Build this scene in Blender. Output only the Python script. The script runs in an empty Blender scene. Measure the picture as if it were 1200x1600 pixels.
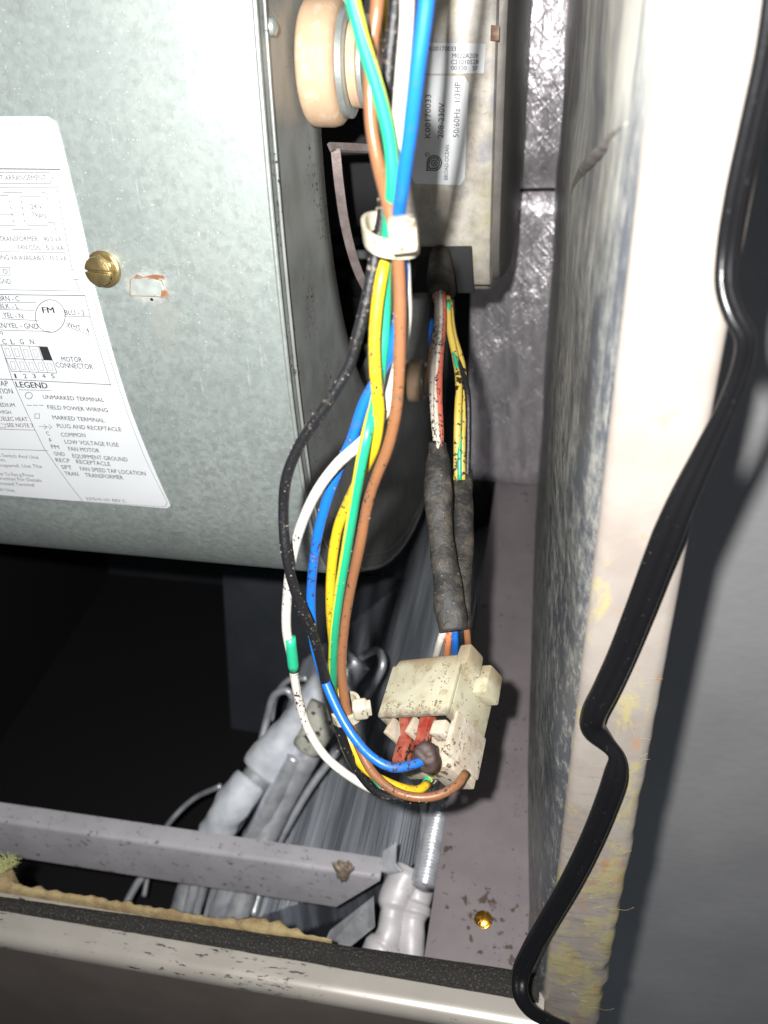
import bpy, bmesh, math, random
from mathutils import Vector, Matrix, noise
random.seed(7)
S = bpy.context.scene
COL = S.collection
# ---------------------------------------------------------------- place frame and camera
# photograph units: 1200 x 1600, focal length FP pixels. Vertical lines meet below the frame,
# so the camera looks down into the cabinet: room axes RX (right), RY (into cabinet), RZ (up)
FP = 1400.0
RX = Vector((8000, -1400, -620)).normalized()
RZ = -Vector((99, 1400, -1883))
RZ = (RZ - RX * RZ.dot(RX)).normalized()
RY = RZ.cross(RX)
ORG = Vector((0, 0, 0.80))                      # lens position

def rm(c):                                      # view direction -> room axes
    return Vector((c.dot(RX), c.dot(RY), c.dot(RZ)))
def ray(u, v):
    return rm(Vector(((u - 600) / FP, 1.0, (800 - v) / FP)))
def PD(u, v, d): return ORG + ray(u, v) * d
def PY(u, v, y):
    r = ray(u, v); return ORG + r * (y / r.y)
def PZ(u, v, z):
    r = ray(u, v); return ORG + r * (z / r.z)
def PX(u, v, x):
    r = ray(u, v); return ORG + r * (x / r.x)

cam = bpy.data.cameras.new('camera'); camo = bpy.data.objects.new('camera', cam); COL.objects.link(camo)
rt, bk, up = rm(Vector((1, 0, 0))), rm(Vector((0, -1, 0))), rm(Vector((0, 0, 1)))
camo.matrix_world = Matrix(((rt.x, up.x, bk.x, ORG.x), (rt.y, up.y, bk.y, ORG.y), (rt.z, up.z, bk.z, ORG.z), (0, 0, 0, 1)))
cam.sensor_fit = 'VERTICAL'; cam.sensor_height = 36.0; cam.lens = FP / 1600 * 36.0
cam.clip_start = 0.005; cam.clip_end = 20
cam.dof.use_dof = True; cam.dof.focus_distance = 0.262; cam.dof.aperture_fstop = 17.0
S.camera = camo

w = bpy.data.worlds.new('World'); S.world = w; w.use_nodes = True
w.node_tree.nodes['Background'].inputs[0].default_value = (0.80, 0.90, 1.0, 1)
w.node_tree.nodes['Background'].inputs[1].default_value = 0.06
S.view_settings.view_transform = 'Standard'; S.view_settings.look = 'None'
S.view_settings.exposure = 0.0; S.view_settings.gamma = 1.0
S.cycles.max_bounces = 6; S.cycles.use_denoising = True
S.cycles.sample_clamp_indirect = 3.0

# the phone's torch, beside the lens
ld = bpy.data.lights.new('phone_torch', 'SPOT'); lo = bpy.data.objects.new('phone_torch', ld); COL.objects.link(lo)
ld.energy = 8.8; ld.shadow_soft_size = 0.003; ld.spot_size = math.radians(150); ld.spot_blend = 1.0
ld.color = (1.0, 0.985, 0.96)
lo.location = ORG + rm(Vector((-0.0165, -0.016, 0.014)))
q = (PD(640, 640, 0.25) - lo.location).to_track_quat('-Z', 'Y'); lo.rotation_mode = 'QUATERNION'; lo.rotation_quaternion = q

# ---------------------------------------------------------------- materials
class NT:
    def __init__(s, name):
        s.m = bpy.data.materials.new(name); s.m.use_nodes = True
        s.t = s.m.node_tree; s.n = s.t.nodes; s.b = s.n['Principled BSDF']
        tc = s.n.new('ShaderNodeTexCoord'); s.obj = tc.outputs['Object']; s.uv = tc.outputs['UV']
    def l(s, a, b): s.t.links.new(a, b)
    def val(s, sock, v):
        if isinstance(v, bpy.types.NodeSocket): s.l(v, sock)
        elif isinstance(v, tuple) and len(v) == 3 and sock.type == 'RGBA': sock.default_value = (*v, 1)
        else: sock.default_value = v
    def noise(s, scale, detail=4, rough=.55, vec=None, dist=0):
        x = s.n.new('ShaderNodeTexNoise'); s.l(vec or s.obj, x.inputs['Vector'])
        x.inputs['Scale'].default_value = scale; x.inputs['Detail'].default_value = detail
        x.inputs['Roughness'].default_value = rough; x.inputs['Distortion'].default_value = dist
        return x.outputs['Fac']
    def voro(s, scale, feature='F1', out='Distance', vec=None):
        x = s.n.new('ShaderNodeTexVoronoi'); x.feature = feature; s.l(vec or s.obj, x.inputs['Vector'])
        x.inputs['Scale'].default_value = scale
        return x.outputs[out]
    def mapv(s, scale=(1, 1, 1), rot=(0, 0, 0), vec=None, loc=(0, 0, 0)):
        x = s.n.new('ShaderNodeMapping'); s.l(vec or s.obj, x.inputs['Vector'])
        x.inputs['Scale'].default_value = scale; x.inputs['Rotation'].default_value = rot; x.inputs['Location'].default_value = loc
        return x.outputs[0]
    def ramp(s, f, a, b, lo=0.0, hi=1.0):
        x = s.n.new('ShaderNodeMapRange'); s.l(f, x.inputs[0]); x.clamp = True
        for i, v in zip((1, 2, 3, 4), (a, b, lo, hi)): x.inputs[i].default_value = v
        return x.outputs[0]
    def math(s, op, a, b=0.0, c=0.0):
        x = s.n.new('ShaderNodeMath'); x.operation = op
        s.val(x.inputs[0], a); s.val(x.inputs[1], b); s.val(x.inputs[2], c)
        return x.outputs[0]
    def mix(s, f, a, b):
        x = s.n.new('ShaderNodeMix'); x.data_type = 'RGBA'
        s.val(x.inputs[0], f); s.val(x.inputs[6], a); s.val(x.inputs[7], b)
        return x.outputs[2]
    def sep(s, vec):
        x = s.n.new('ShaderNodeSeparateXYZ'); s.l(vec, x.inputs[0]); return x.outputs
    def bump(s, h, strength=.3, dist=.001):
        x = s.n.new('ShaderNodeBump'); s.l(h, x.inputs['Height'])
        x.inputs['Strength'].default_value = strength; x.inputs['Distance'].default_value = dist
        s.l(x.outputs[0], s.b.inputs['Normal'])
    def out(s, col, rough=.5, metal=0.0, spec=None, coat=None, sss=None):
        s.val(s.b.inputs['Base Color'], col); s.val(s.b.inputs['Roughness'], rough); s.val(s.b.inputs['Metallic'], metal)
        if spec is not None: s.b.inputs['Specular IOR Level'].default_value = spec
        if coat is not None: s.b.inputs['Coat Weight'].default_value = coat; s.b.inputs['Coat Roughness'].default_value = .15
        if sss is not None:
            s.b.inputs['Subsurface Weight'].default_value = sss
            s.b.inputs['Subsurface Scale'].default_value = .002
            s.b.inputs['Subsurface Radius'].default_value = (1, .8, .5)
        return s.m

def plain(name, col, rough=.5, metal=0.0, col2=None, sc=200, spots=0.0, spotcol=(.02, .015, .012), spotsc=700, bump=0.0, bsc=900, sss=None, coat=None, spec=None):
    t = NT(name); c = col
    if col2: c = t.mix(t.ramp(t.noise(sc), .35, .65), col, col2)
    if spots:
        f = t.noise(spotsc, 5, .6)
        g = t.ramp(t.noise(spotsc * .07, 3), .38, .62, -.08, .10)
        f = t.math('ADD', f, g)
        c = t.mix(t.ramp(f, .70 - spots, .74 - spots), c, spotcol)
    if bump: t.bump(t.noise(bsc, 5), bump, .0006)
    return t.out(c, rough, metal, sss=sss, coat=coat, spec=spec)

M = {}
def wire_mat(name, col, spots=.05, rough=.38):
    t = NT('wire_' + name)
    big = t.noise(38, 3, .6)
    c = t.mix(t.ramp(t.math('ADD', t.noise(330, 6, .7), t.ramp(big, .35, .7, -.10, .10)), .55, .75, 0, .75), col, tuple(.30 * x + .07 * y for x, y in zip(col, (1, .8, .62))))
    f = t.math('ADD', t.noise(950, 5, .62), t.ramp(big, .35, .68, -.10, .09))
    c = t.mix(t.ramp(f, .69 - spots, .72 - spots), c, (.030, .022, .017))
    t.bump(t.math('ADD', t.noise(500, 5), t.ramp(f, .69 - spots, .74 - spots)), .25, .0004)
    M[name] = t.out(c, t.ramp(f, .6, .7, rough, .8), coat=.1)
wire_mat('brown', (.23, .10, .045), .055); wire_mat('black', (.012, .012, .014), .02); wire_mat('blue', (.008, .125, .50), .065)
wire_mat('white', (.60, .57, .52), .065); wire_mat('yellow', (.66, .42, .015), .06); wire_mat('green', (.02, .38, .20), .06)
wire_mat('red', (.45, .05, .03), .09); wire_mat('orange', (.62, .22, .10), .08)
def tape_black():
    t = NT('black_dirty'); c = t.mix(t.ramp(t.noise(260, 5), .45, .72), (.014, .013, .012), (.060, .050, .038))
    c = t.mix(t.ramp(t.noise(1500, 3), .66, .72), c, (.20, .17, .13))
    t.bump(t.noise(700, 6), .5, .0006); return t.out(c, .6)
M['dirty'] = tape_black()
t = NT('black_wire_dusty'); f = t.math('ADD', t.noise(1100, 5, .6), t.ramp(t.noise(30, 3), .40, .70, -.14, .06)); c = t.mix(t.ramp(f, .57, .66), (.010, .010, .012), (.12, .10, .08)); t.bump(t.math('ADD', t.noise(900, 5), f), .4, .0005); M['blackwire'] = t.out(c, .42)
wire_mat('leadwhite', (.52, .47, .40), .15); wire_mat('leadred', (.42, .10, .07), .14); wire_mat('leadorange', (.55, .24, .14), .14)
def stripe():
    t = NT('green_yellow'); x = t.sep(t.uv)
    f = t.ramp(t.math('SINE', t.math('MULTIPLY', x[1], 2 * math.pi)), -.06, .06)
    c = t.mix(f, (.015, .34, .17), (.56, .58, .03))
    s = t.noise(900, 5, .6); c = t.mix(t.ramp(s, .65, .69), c, (.035, .03, .02))
    return t.out(c, .38, coat=.15)
M['stripe'] = stripe()

# galvanised wrap; uv = metres along x and along the sheet
def galv(name, base=(.49, .55, .525), stains=()):
    t = NT(name)
    v = t.voro(620, out='Color'); vs = t.sep(v)[0]
    n1 = t.noise(420, 6, .65); n2 = t.noise(28, 4)
    f = t.math('ADD', t.math('MULTIPLY', vs, .22), t.math('MULTIPLY', n1, .9))
    c = t.mix(t.ramp(f, .35, .9), tuple(x * .72 for x in base), tuple(min(1, x * 1.28) for x in base))
    c = t.mix(t.ramp(n2, .35, .7, 0, .35), c, (.32, .375, .38))
    c = t.mix(t.ramp(t.noise(1500, 2), .68, .74), c, (.9, .95, .92))
    c = t.mix(t.ramp(t.noise(240, 5, .7, t.mapv((3, .5, .25), (0, math.radians(12), 0))), .64, .70, 0, .35), c, (.85, .9, .88))
    c = t.mix(t.ramp(t.noise(55, 6, .7), .60, .72, 0, .35), c, (.27, .29, .28))
    uvs = t.sep(t.uv)
    rough = t.ramp(f, .3, .95, .52, .38)
    for (sx, st, rx, rt_, colr, a, ns) in stains:
        dx = t.math('DIVIDE', t.math('SUBTRACT', uvs[0], sx), rx)
        dt = t.math('DIVIDE', t.math('SUBTRACT', uvs[1], st), rt_)
        r = t.math('SQRT', t.math('ADD', t.math('MULTIPLY', dx, dx), t.math('MULTIPLY', dt, dt)))
        r = t.math('ADD', r, t.math('MULTIPLY', t.math('SUBTRACT', t.noise(ns, 5, .65), .5), 1.6))
        m = t.ramp(r, .55, 1.0, a, 0)
        c = t.mix(m, c, colr)
    t.bump(n1, .12, .0004)
    return t.out(c, rough, .6)

def metal(name, col, rough=.4, metalv=.85, col2=None, bump=.15, bsc=600, sc=150, spots=0):
    return plain(name, col, rough, metalv, col2=col2, sc=sc, bump=bump, bsc=bsc, spots=spots)
M['plate'] = metal('plate_steel', (.34, .36, .35), .45, .4, (.26, .275, .265), .15, 300, 90, spots=.02)
M['gold'] = metal('zinc_gold', (.50, .38, .16), .38, .85, (.34, .26, .13), .3, 500, 300, spots=.03)
M['brass'] = metal('brass', (.75, .40, .06), .22, .95, None, .1)
def motor_shell():
    t = NT('motor_shell')
    c = t.mix(t.ramp(t.noise(160, 6, .6), .38, .64), (.42, .38, .32), (.62, .58, .51))
    c = t.mix(t.ramp(t.noise(60, 4, .6, dist=.5), .55, .72, 0, .7), c, (.54, .51, .32))
    c = t.mix(t.ramp(t.noise(70, 6, .65), .52, .66, 0, .6), c, (.30, .31, .38))
    c = t.mix(t.ramp(t.noise(700, 3), .62, .7, 0, .5), c, (.30, .24, .19))
    t.bump(t.noise(500, 5), .1, .0004); return t.out(c, .45, .3)
M['shell'] = motor_shell()
M['arm0'] = plain('seam_tape', (.16, .145, .13), .7, .2, (.26, .24, .22), 300, bump=.5)
M['endcap'] = metal('motor_end_shaded', (.20, .185, .165), .5, .4, (.15, .14, .13))  # darker than the can: shade on the end face put into the colour
M['zinc'] = metal('zinc', (.52, .56, .54), .4, .6, (.42, .46, .44), .2, 500, 250)
M['rubber'] = plain('tan_rubber', (.58, .40, .26), .55, 0, (.50, .33, .21), 120, spots=.0, bump=.15, bsc=500)
t = NT('tan_rubber_dusty'); c = t.mix(t.ramp(t.noise(260, 6, .65), .50, .80, 0, .7), (.56, .38, .245), (.70, .60, .49)); t.bump(t.noise(500, 5), .2, .0004); M['rubber'] = t.out(c, .6)
M['rustbrown'] = plain('rust_brown', (.16, .08, .05), .8, 0, (.30, .22, .17), 500, bump=.4)
M['void'] = plain('unlit_and_rubber_black', (.006, .006, .007), .7, 0, bump=.1)  # near-black: darkness of the unlit interior put into the colour; also black rubber
M['paper'] = plain('label_white', (.88, .90, .92), .45, 0, (.74, .76, .79), 60)
M['ink'] = plain('ink', (.02, .02, .025), .6)
M['inkgrey'] = plain('ink_grey', (.10, .10, .11), .6); M['number'] = plain('number_shadow', (.20, .17, .12), .6)
M['inkpale'] = plain('ink_pale', (.33, .34, .36), .6)
def label_stain():
    t = NT('label_paper'); c = t.mix(t.ramp(t.noise(60, 3), .4, .7), (.62, .64, .66), (.59, .615, .635))
    return t.out(c, .42)
M['labelpaper'] = label_stain()
def nylon_dirty():
    t = NT('nylon_grubby'); c = t.mix(t.ramp(t.noise(110, 5, .6), .38, .68), (.47, .445, .33), (.37, .33, .22))
    c = t.mix(t.ramp(t.noise(230, 6, .7), .54, .70, 0, .75), c, (.22, .16, .09))
    e1 = rm(Vector((26, 56.5, 72))).normalized()
    d = t.n.new('ShaderNodeVectorMath'); d.operation = 'DOT_PRODUCT'; t.l(t.obj, d.inputs[0]); d.inputs[1].default_value = tuple(e1 * 1000)
    up_ = d.outputs['Value']                                    # millimetres above the scorched opening
    h = t.math('ADD', up_, t.math('MULTIPLY', t.math('SUBTRACT', t.noise(260, 6, .7), .5), 9.0))
    c = t.mix(t.ramp(h, 2.6, -.6, 0, .8), c, (.10, .075, .065))
    c = t.mix(t.ramp(t.math('ADD', up_, t.math('MULTIPLY', t.noise(200, 5, .7), 9.0)), 20.5, 24.0, 0, .6), c, (.22, .15, .08))
    c = t.mix(t.ramp(t.noise(700, 4, .6), .66, .70), c, (.07, .05, .035))
    t.bump(t.noise(350, 5), .18, .0005); return t.out(c, .42, sss=.15)
M['nylon'] = nylon_dirty(); M['nylonclean'] = plain('nylon', (.55, .52, .40), .42, 0, (.42, .385, .275), 130, spots=.015, spotcol=(.08, .06, .04), spotsc=450, bump=.12, bsc=400, sss=.2)
M['nylonwhite'] = plain('nylon_white', (.56, .50, .41), .5, 0, (.42, .355, .27), 200, spots=.06, spotcol=(.14, .10, .07), spotsc=520, bump=.4, bsc=500, sss=.1)
M['tie'] = plain('tie_nylon', (.54, .50, .40), .4, 0, (.40, .36, .27), 250, spots=.03, spotcol=(.16, .13, .09), spotsc=500, sss=.2)
M['redterm'] = plain('red_terminal', (.24, .028, .018), .35, 0, (.34, .12, .08), 260, spots=.07, bump=.2)
def foil(name, q=1.0, base=(.92, .88, .92)):
    t = NT(name)
    a = t.mapv((95, 95, 95), (0, math.radians(45), 0)); sx = t.sep(a)
    def line(o):
        fr = t.math('ABSOLUTE', t.math('SUBTRACT', t.math('FRACT', o), .5))
        return t.ramp(fr, .43, .5)
    g = t.math('MAXIMUM', line(sx[0]), line(sx[2]))
    crk = t.noise(70, 5, .6, t.mapv((1.6, 1, .5)), .6)
    h = t.math('ADD', t.math('MULTIPLY', g, .10 * q), t.math('MULTIPLY', crk, 2.6)); h = t.math('ADD', h, t.math('MULTIPLY', t.noise(260, 4, .6), .35))
    t.bump(h, .6, .0024)
    c = t.mix(t.ramp(crk, .35, .65), tuple(x * .72 for x in base), base)
    c = t.mix(t.math('MULTIPLY', g, .3), c, (.72, .66, .68))
    return t.out(c, .38, .8)
M['foil'] = foil('foil_quilted')
def foil_side():
    t = NT('foil_scuffed'); o = t.sep(t.obj)
    hi = t.ramp(o[2], .40, .56)
    st = t.noise(420, 7, .72, t.mapv((1, .13, .035)), .15)               # long drag marks, upper part
    sp = t.noise(620, 7, .78, t.mapv((1, .16, .30)), .2)                 # speckled dust, lower part
    f = t.math('ADD', t.math('MULTIPLY', st, hi), t.math('MULTIPLY', sp, t.math('SUBTRACT', 1.0, hi)))
    big = t.noise(24, 5, .6, t.mapv((1, .8, .5)))
    near = t.math('MULTIPLY', t.ramp(o[1], -.165, -.205), t.math('SUBTRACT', 1.0, t.math('MULTIPLY', hi, .7)))
    f2 = t.math('ADD', f, t.math('ADD', t.ramp(big, .35, .65, -.05, .05), t.math('MULTIPLY', near, -.07)))
    c = t.mix(t.ramp(f2, .40, .60), (.13, .14, .16), (.58, .57, .52))
    s2 = t.noise(520, 4, .7, t.mapv((1, .35, .05), (math.radians(20), 0, 0)))
    s3 = t.noise(560, 4, .7, t.mapv((1, .30, .06), (math.radians(-35), 0, 0)))
    c = t.mix(t.ramp(s2, .64, .68, 0, .6), c, (.66, .66, .60))
    c = t.mix(t.ramp(s3, .66, .70, 0, .5), c, (.62, .62, .56))
    t.bump(t.math('ADD', f, t.noise(90, 4, .6, t.mapv((1, .6, .3)))), .25, .0008)
    return t.out(c, t.ramp(f2, .4, .65, .34, .5), .35)
M['foilside'] = foil_side()
def flange():
    t = NT('flange_paint'); z = t.sep(t.obj)[2]
    low = t.ramp(z, .52, .30)                                    # glue and fibre left along the lower half
    c = t.mix(t.ramp(t.noise(60, 4), .4, .65), (.33, .295, .265), (.28, .245, .22))
    y = t.math('ADD', t.noise(75, 7, .68, t.mapv((1, 1, .7)), .6), t.math('MULTIPLY', low, .19))
    c = t.mix(t.ramp(y, .64, .73, 0, .7), c, (.42, .37, .16))
    r = t.math('ADD', t.noise(110, 6, .7, t.mapv((1, 1, .6), loc=(3, 1, 2))), t.math('MULTIPLY', low, .10))
    c = t.mix(t.ramp(r, .66, .74, 0, .75), c, (.40, .22, .12))
    d = t.noise(240, 5, .7, t.mapv((.6, 1, 2.2)))
    c = t.mix(t.math('MULTIPLY', t.ramp(d, .5, .68), t.ramp(z, .42, .31, 0, .6)), c, (.16, .14, .12))
    t.bump(y, .25, .0008)
    return t.out(c, .45)
M['flange'] = flange()
M['fibre'] = plain('glass_fibre', (.60, .52, .26), .9, 0, (.48, .36, .20), 300, bump=.8, bsc=900)
M['fibretan'] = plain('glass_fibre_tan', (.38, .30, .15), .9, 0, (.25, .17, .09), 250, bump=.9, bsc=800)
M['mauve'] = plain('mauve_paint', (.235, .205, .215), .5, 0, (.20, .175, .185), 60, spots=.035, spotcol=(.09, .06, .05), spotsc=260, bump=.1)
M['barpaint'] = plain('bar_paint', (.31, .30, .335), .42, 0, (.27, .26, .30), 40, spots=.0, bump=.05)
def bar_dirty():
    t = NT('bar_top'); c = t.mix(t.ramp(t.noise(40), .4, .6), (.47, .455, .49), (.41, .395, .43))
    y = t.sep(t.obj)[1]
    c = t.mix(t.ramp(t.noise(330, 6, .72), .585, .66), c, (.12, .085, .06))
    t.bump(t.noise(300, 5), .15, .0005); return t.out(c, .45)
M['bartop'] = bar_dirty()
def sill():
    t = NT('sill_paint'); s = t.noise(420, 6, .7, t.mapv((.35, 1.4, 1.4)))
    b = t.noise(22, 3)
    c = t.mix(t.ramp(t.noise(50), .4, .6), (.44, .41, .37), (.40, .37, .33))
    f = t.math('ADD', s, t.ramp(b, .4, .65, -.06, .075))
    c = t.mix(t.ramp(f, .635, .66), c, (.05, .04, .035))
    return t.out(c, .33, .25)
M['sill'] = sill()
M['sillshade'] = plain('sill_face', (.20, .165, .145), .45, .1, (.17, .14, .12), 40)  # darker than the lip: shade below it put into the colour
t = NT('foam_gasket'); c = t.mix(t.ramp(t.noise(1400, 4, .7), .56, .68), (.018, .017, .016), (.19, .165, .13)); t.bump(t.noise(1200, 5), 1.0, .001); M['foam'] = t.out(c, .8)
M['alu'] = metal('aluminium', (.88, .90, .94), .34, .5, (.55, .57, .62), .35, 350, 110)
M['mastic'] = plain('white_mastic', (.78, .81, .86), .55, 0, (.55, .59, .65), 90, bump=.7, bsc=120)
M['mastic2'] = plain('cream_mastic', (.58, .58, .50), .65, 0, (.44, .44, .38), 150, spots=.06, spotsc=220, bump=.8, bsc=180)
M['whitepipe'] = plain('white_coated_pipe', (.72, .70, .71), .45, .1, (.60, .57, .585), 70, spots=.02, spotcol=(.22, .18, .15), bump=.35, bsc=140)
t = NT('coil_fin'); c = t.mix(t.ramp(t.noise(1.0, 4, .6, t.mapv((95, 5, 5))), .38, .66), (.34, .37, .42), (.88, .93, 1.0)); t.bump(t.noise(300), .3, .0006); M['fin'] = t.out(c, .45, .4)
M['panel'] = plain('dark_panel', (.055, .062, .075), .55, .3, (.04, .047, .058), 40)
t = NT('black_cord'); c = t.mix(t.ramp(t.noise(900, 4, .6), .66, .74, 0, .6), (.006, .006, .007), (.09, .085, .08)); t.bump(t.noise(300, 5), .22, .0006); M['cord'] = t.out(c, .30, spec=.45)
def wallm():
    t = NT('wall_paint'); c = t.mix(t.ramp(t.noise(8, 5, .6), .35, .65), (.80, .79, .80), (.68, .675, .69)); c = t.mix(t.ramp(t.noise(95, 4, .7), .70, .75, 0, .7), c, (.30, .28, .27))
    t.bump(t.noise(110, 6, .55, t.mapv((.8, 1, 1.2))), .35, .0015); return t.out(c, .75)
M['wall'] = wallm()
M['heatsink'] = M['dirty']

# ---------------------------------------------------------------- object helpers
def props(o, label=None, cat=None, group=None, kind=None):
    if label: o['label'] = label
    if cat: o['category'] = cat
    if group: o['group'] = group
    if kind: o['kind'] = kind
    return o
def thing(name, loc, label, cat, group=None):
    o = bpy.data.objects.new(name, None); COL.objects.link(o); o.location = loc; o.empty_display_size = .01
    return props(o, label, cat, group)
WL = {}
def wloc(o):
    p = Vector((0, 0, 0))
    while o is not None:
        p = p + o.location; o = o.parent
    return p
def link(name, verts, faces, mat, parent=None, uvs=None, smooth=True, origin=None):
    if origin is None:
        if parent is None:
            n = len(verts); cx = sum(v[0] for v in verts) / n; cy = sum(v[1] for v in verts) / n; cz = min(v[2] for v in verts)
            origin = Vector((cx, cy, cz))
        else: origin = wloc(parent)
    me = bpy.data.meshes.new(name)
    me.from_pydata([tuple(Vector(v) - origin) for v in verts], [], faces)
    if smooth: me.polygons.foreach_set('use_smooth', [True] * len(me.polygons))
    if uvs:
        ul = me.uv_layers.new(name='uv')
        for lp in me.loops: ul.data[lp.index].uv = uvs[lp.vertex_index]
    me.materials.append(mat); me.update()
    o = bpy.data.objects.new(name, me); COL.objects.link(o)
    if parent is None: o.location = origin
    else:
        o.parent = parent; o.location = origin - wloc(parent)
    return o
def autosmooth(o, ang=35):
    me = o.data; bm = bmesh.new(); bm.from_mesh(me)
    for e in bm.edges:
        if len(e.link_faces) == 2: e.smooth = e.calc_face_angle(0) < math.radians(ang)
    bm.to_mesh(me); bm.free(); return o

class MB:
    def __init__(s): s.v = []; s.f = []; s.uv = []
    def add(s, v, f, uv=None):
        b = len(s.v); s.v += [Vector(x) for x in v]; s.f += [tuple(i + b for i in q) for q in f]
        s.uv += uv if uv else [(0, 0)] * len(v); return s
    def hexa(s, c):     # 8 corners: bottom 4 then top 4, same winding
        return s.add(c, [(0, 3, 2, 1), (4, 5, 6, 7), (0, 1, 5, 4), (1, 2, 6, 5), (2, 3, 7, 6), (3, 0, 4, 7)])
    def box(s, a, b):
        a, b = Vector(a), Vector(b)
        return s.hexa([(a.x, a.y, a.z), (b.x, a.y, a.z), (b.x, b.y, a.z), (a.x, b.y, a.z), (a.x, a.y, b.z), (b.x, a.y, b.z), (b.x, b.y, b.z), (a.x, b.y, b.z)])
    def obj(s, name, mat, parent=None, smooth=True, bevel=0, seg=2, sharp=35, origin=None):
        o = link(name, s.v, s.f, mat, parent, s.uv, smooth, origin)
        bm = bmesh.new(); bm.from_mesh(o.data)
        bmesh.ops.recalc_face_normals(bm, faces=bm.faces)
        if bevel:
            es = [e for e in bm.edges if len(e.link_faces) == 2 and e.calc_face_angle(0) > math.radians(25)]
            bmesh.ops.bevel(bm, geom=es, offset=bevel, segments=seg, affect='EDGES', profile=.6, clamp_overlap=True)
        for e in bm.edges:
            if len(e.link_faces) == 2: e.smooth = e.calc_face_angle(0) < math.radians(sharp if not bevel else 50)
        bm.to_mesh(o.data); bm.free(); return o

def spline(pts, step=.002):
    P = [Vector(p) for p in pts]
    if len(P) < 3: 
        n = max(2, int((P[1] - P[0]).length / step)); return [P[0].lerp(P[1], i / n) for i in range(n + 1)]
    P = [P[0] * 2 - P[1]] + P + [P[-1] * 2 - P[-2]]
    out = []
    for i in range(1, len(P) - 2):
        p0, p1, p2, p3 = P[i - 1:i + 3]
        t0 = 0; t1 = max(1e-6, (p1 - p0).length ** .5); t2 = t1 + max(1e-6, (p2 - p1).length ** .5); t3 = t2 + max(1e-6, (p3 - p2).length ** .5)
        n = max(2, int((p2 - p1).length / step))
        for k in range(n):
            t = t1 + (t2 - t1) * k / n
            a1 = p0 * ((t1 - t) / (t1 - t0)) + p1 * ((t - t0) / (t1 - t0)); a2 = p1 * ((t2 - t) / (t2 - t1)) + p2 * ((t - t1) / (t2 - t1))
            a3 = p2 * ((t3 - t) / (t3 - t2)) + p3 * ((t - t2) / (t3 - t2))
            b1 = a1 * ((t2 - t) / (t2 - t0)) + a2 * ((t - t0) / (t2 - t0)); b2 = a2 * ((t3 - t) / (t3 - t1)) + a3 * ((t - t1) / (t3 - t1))
            out.append(b1 * ((t2 - t) / (t2 - t1)) + b2 * ((t - t1) / (t2 - t1)))
    out.append(P[-2]); return out

VIEW = rm(Vector((0, -1, 0)))
def tube(mb, pts, r, n=14, step=.002, flat=1.0, twist=0.0, rough=0.0, prof=None, raw=False):
    """r: number or function of 0..1; twist: number or function (turns); flat: depth/width ratio"""
    P = [Vector(p) for p in pts] if raw else spline(pts, step)
    m = len(P); vs = []; uv = []; L = 0
    for i, p in enumerate(P):
        tg = (P[min(i + 1, m - 1)] - P[max(i - 1, 0)]).normalized()
        if i: L += (P[i] - P[i - 1]).length
        side = tg.cross(VIEW)
        side = side.normalized() if side.length > 1e-4 else Vector((1, 0, 0))
        nor = side.cross(tg).normalized()
        s = i / (m - 1); rr = r(s) if callable(r) else r; tw = twist(s) if callable(twist) else twist
        fl = flat(s) if callable(flat) else flat
        for k in range(n + 1):
            a = 2 * math.pi * k / n; a2 = a + 2 * math.pi * tw
            q = rr
            if prof: q *= prof(a2 if prof.__name__ == 'world' else a)
            off = side * math.cos(a) * q + nor * math.sin(a) * q * fl
            if prof and callable(twist): off = side * (math.cos(a) * math.cos(2*math.pi*tw) * q - math.sin(a) * q * fl * math.sin(2*math.pi*tw)) + nor * (math.cos(a) * q * math.sin(2*math.pi*tw) + math.sin(a) * q * fl * math.cos(2*math.pi*tw))
            pp = p + off
            if rough: pp = pp + off.normalized() * rough * noise.noise(pp * 170 + Vector((k % n == 0) * (0, 0, 0) if False else (0, 0, 0)))
            vs.append(pp); uv.append((L, k / n + tw))
    f = []
    for i in range(m - 1):
        for k in range(n):
            a = i * (n + 1) + k; f.append((a, a + 1, a + n + 2, a + n + 1))
    c0 = len(vs); vs += [P[0], P[-1]]; uv += [(0, 0), (L, 0)]
    for k in range(n):
        f.append((c0, k + 1, k)); f.append((c0 + 1, (m - 1) * (n + 1) + k, (m - 1) * (n + 1) + k + 1))
    mb.add(vs, f, uv); return mb
def tubeobj(name, pts, r, mat, parent=None, **k):
    mb = tube(MB(), pts, r, **k)
    return link(name, mb.v, mb.f, mat, parent, mb.uv)
def lathe(mb, c, axis, prof, n=40, ref=Vector((0, 0, 1))):
    ax = axis.normalized(); u = ax.cross(ref).normalized(); v = ax.cross(u)
    vs = []; f = []
    for (h, r) in prof:
        for k in range(n):
            a = 2 * math.pi * k / n; vs.append(c + ax * h + (u * math.cos(a) + v * math.sin(a)) * r)
    for i in range(len(prof) - 1):
        for k in range(n):
            a = i * n + k; b = i * n + (k + 1) % n; f.append((a, b, b + n, a + n))
    f.append(tuple(range(n))[::-1]); f.append(tuple(range((len(prof) - 1) * n, len(prof) * n)))
    return mb.add(vs, f)

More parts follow.
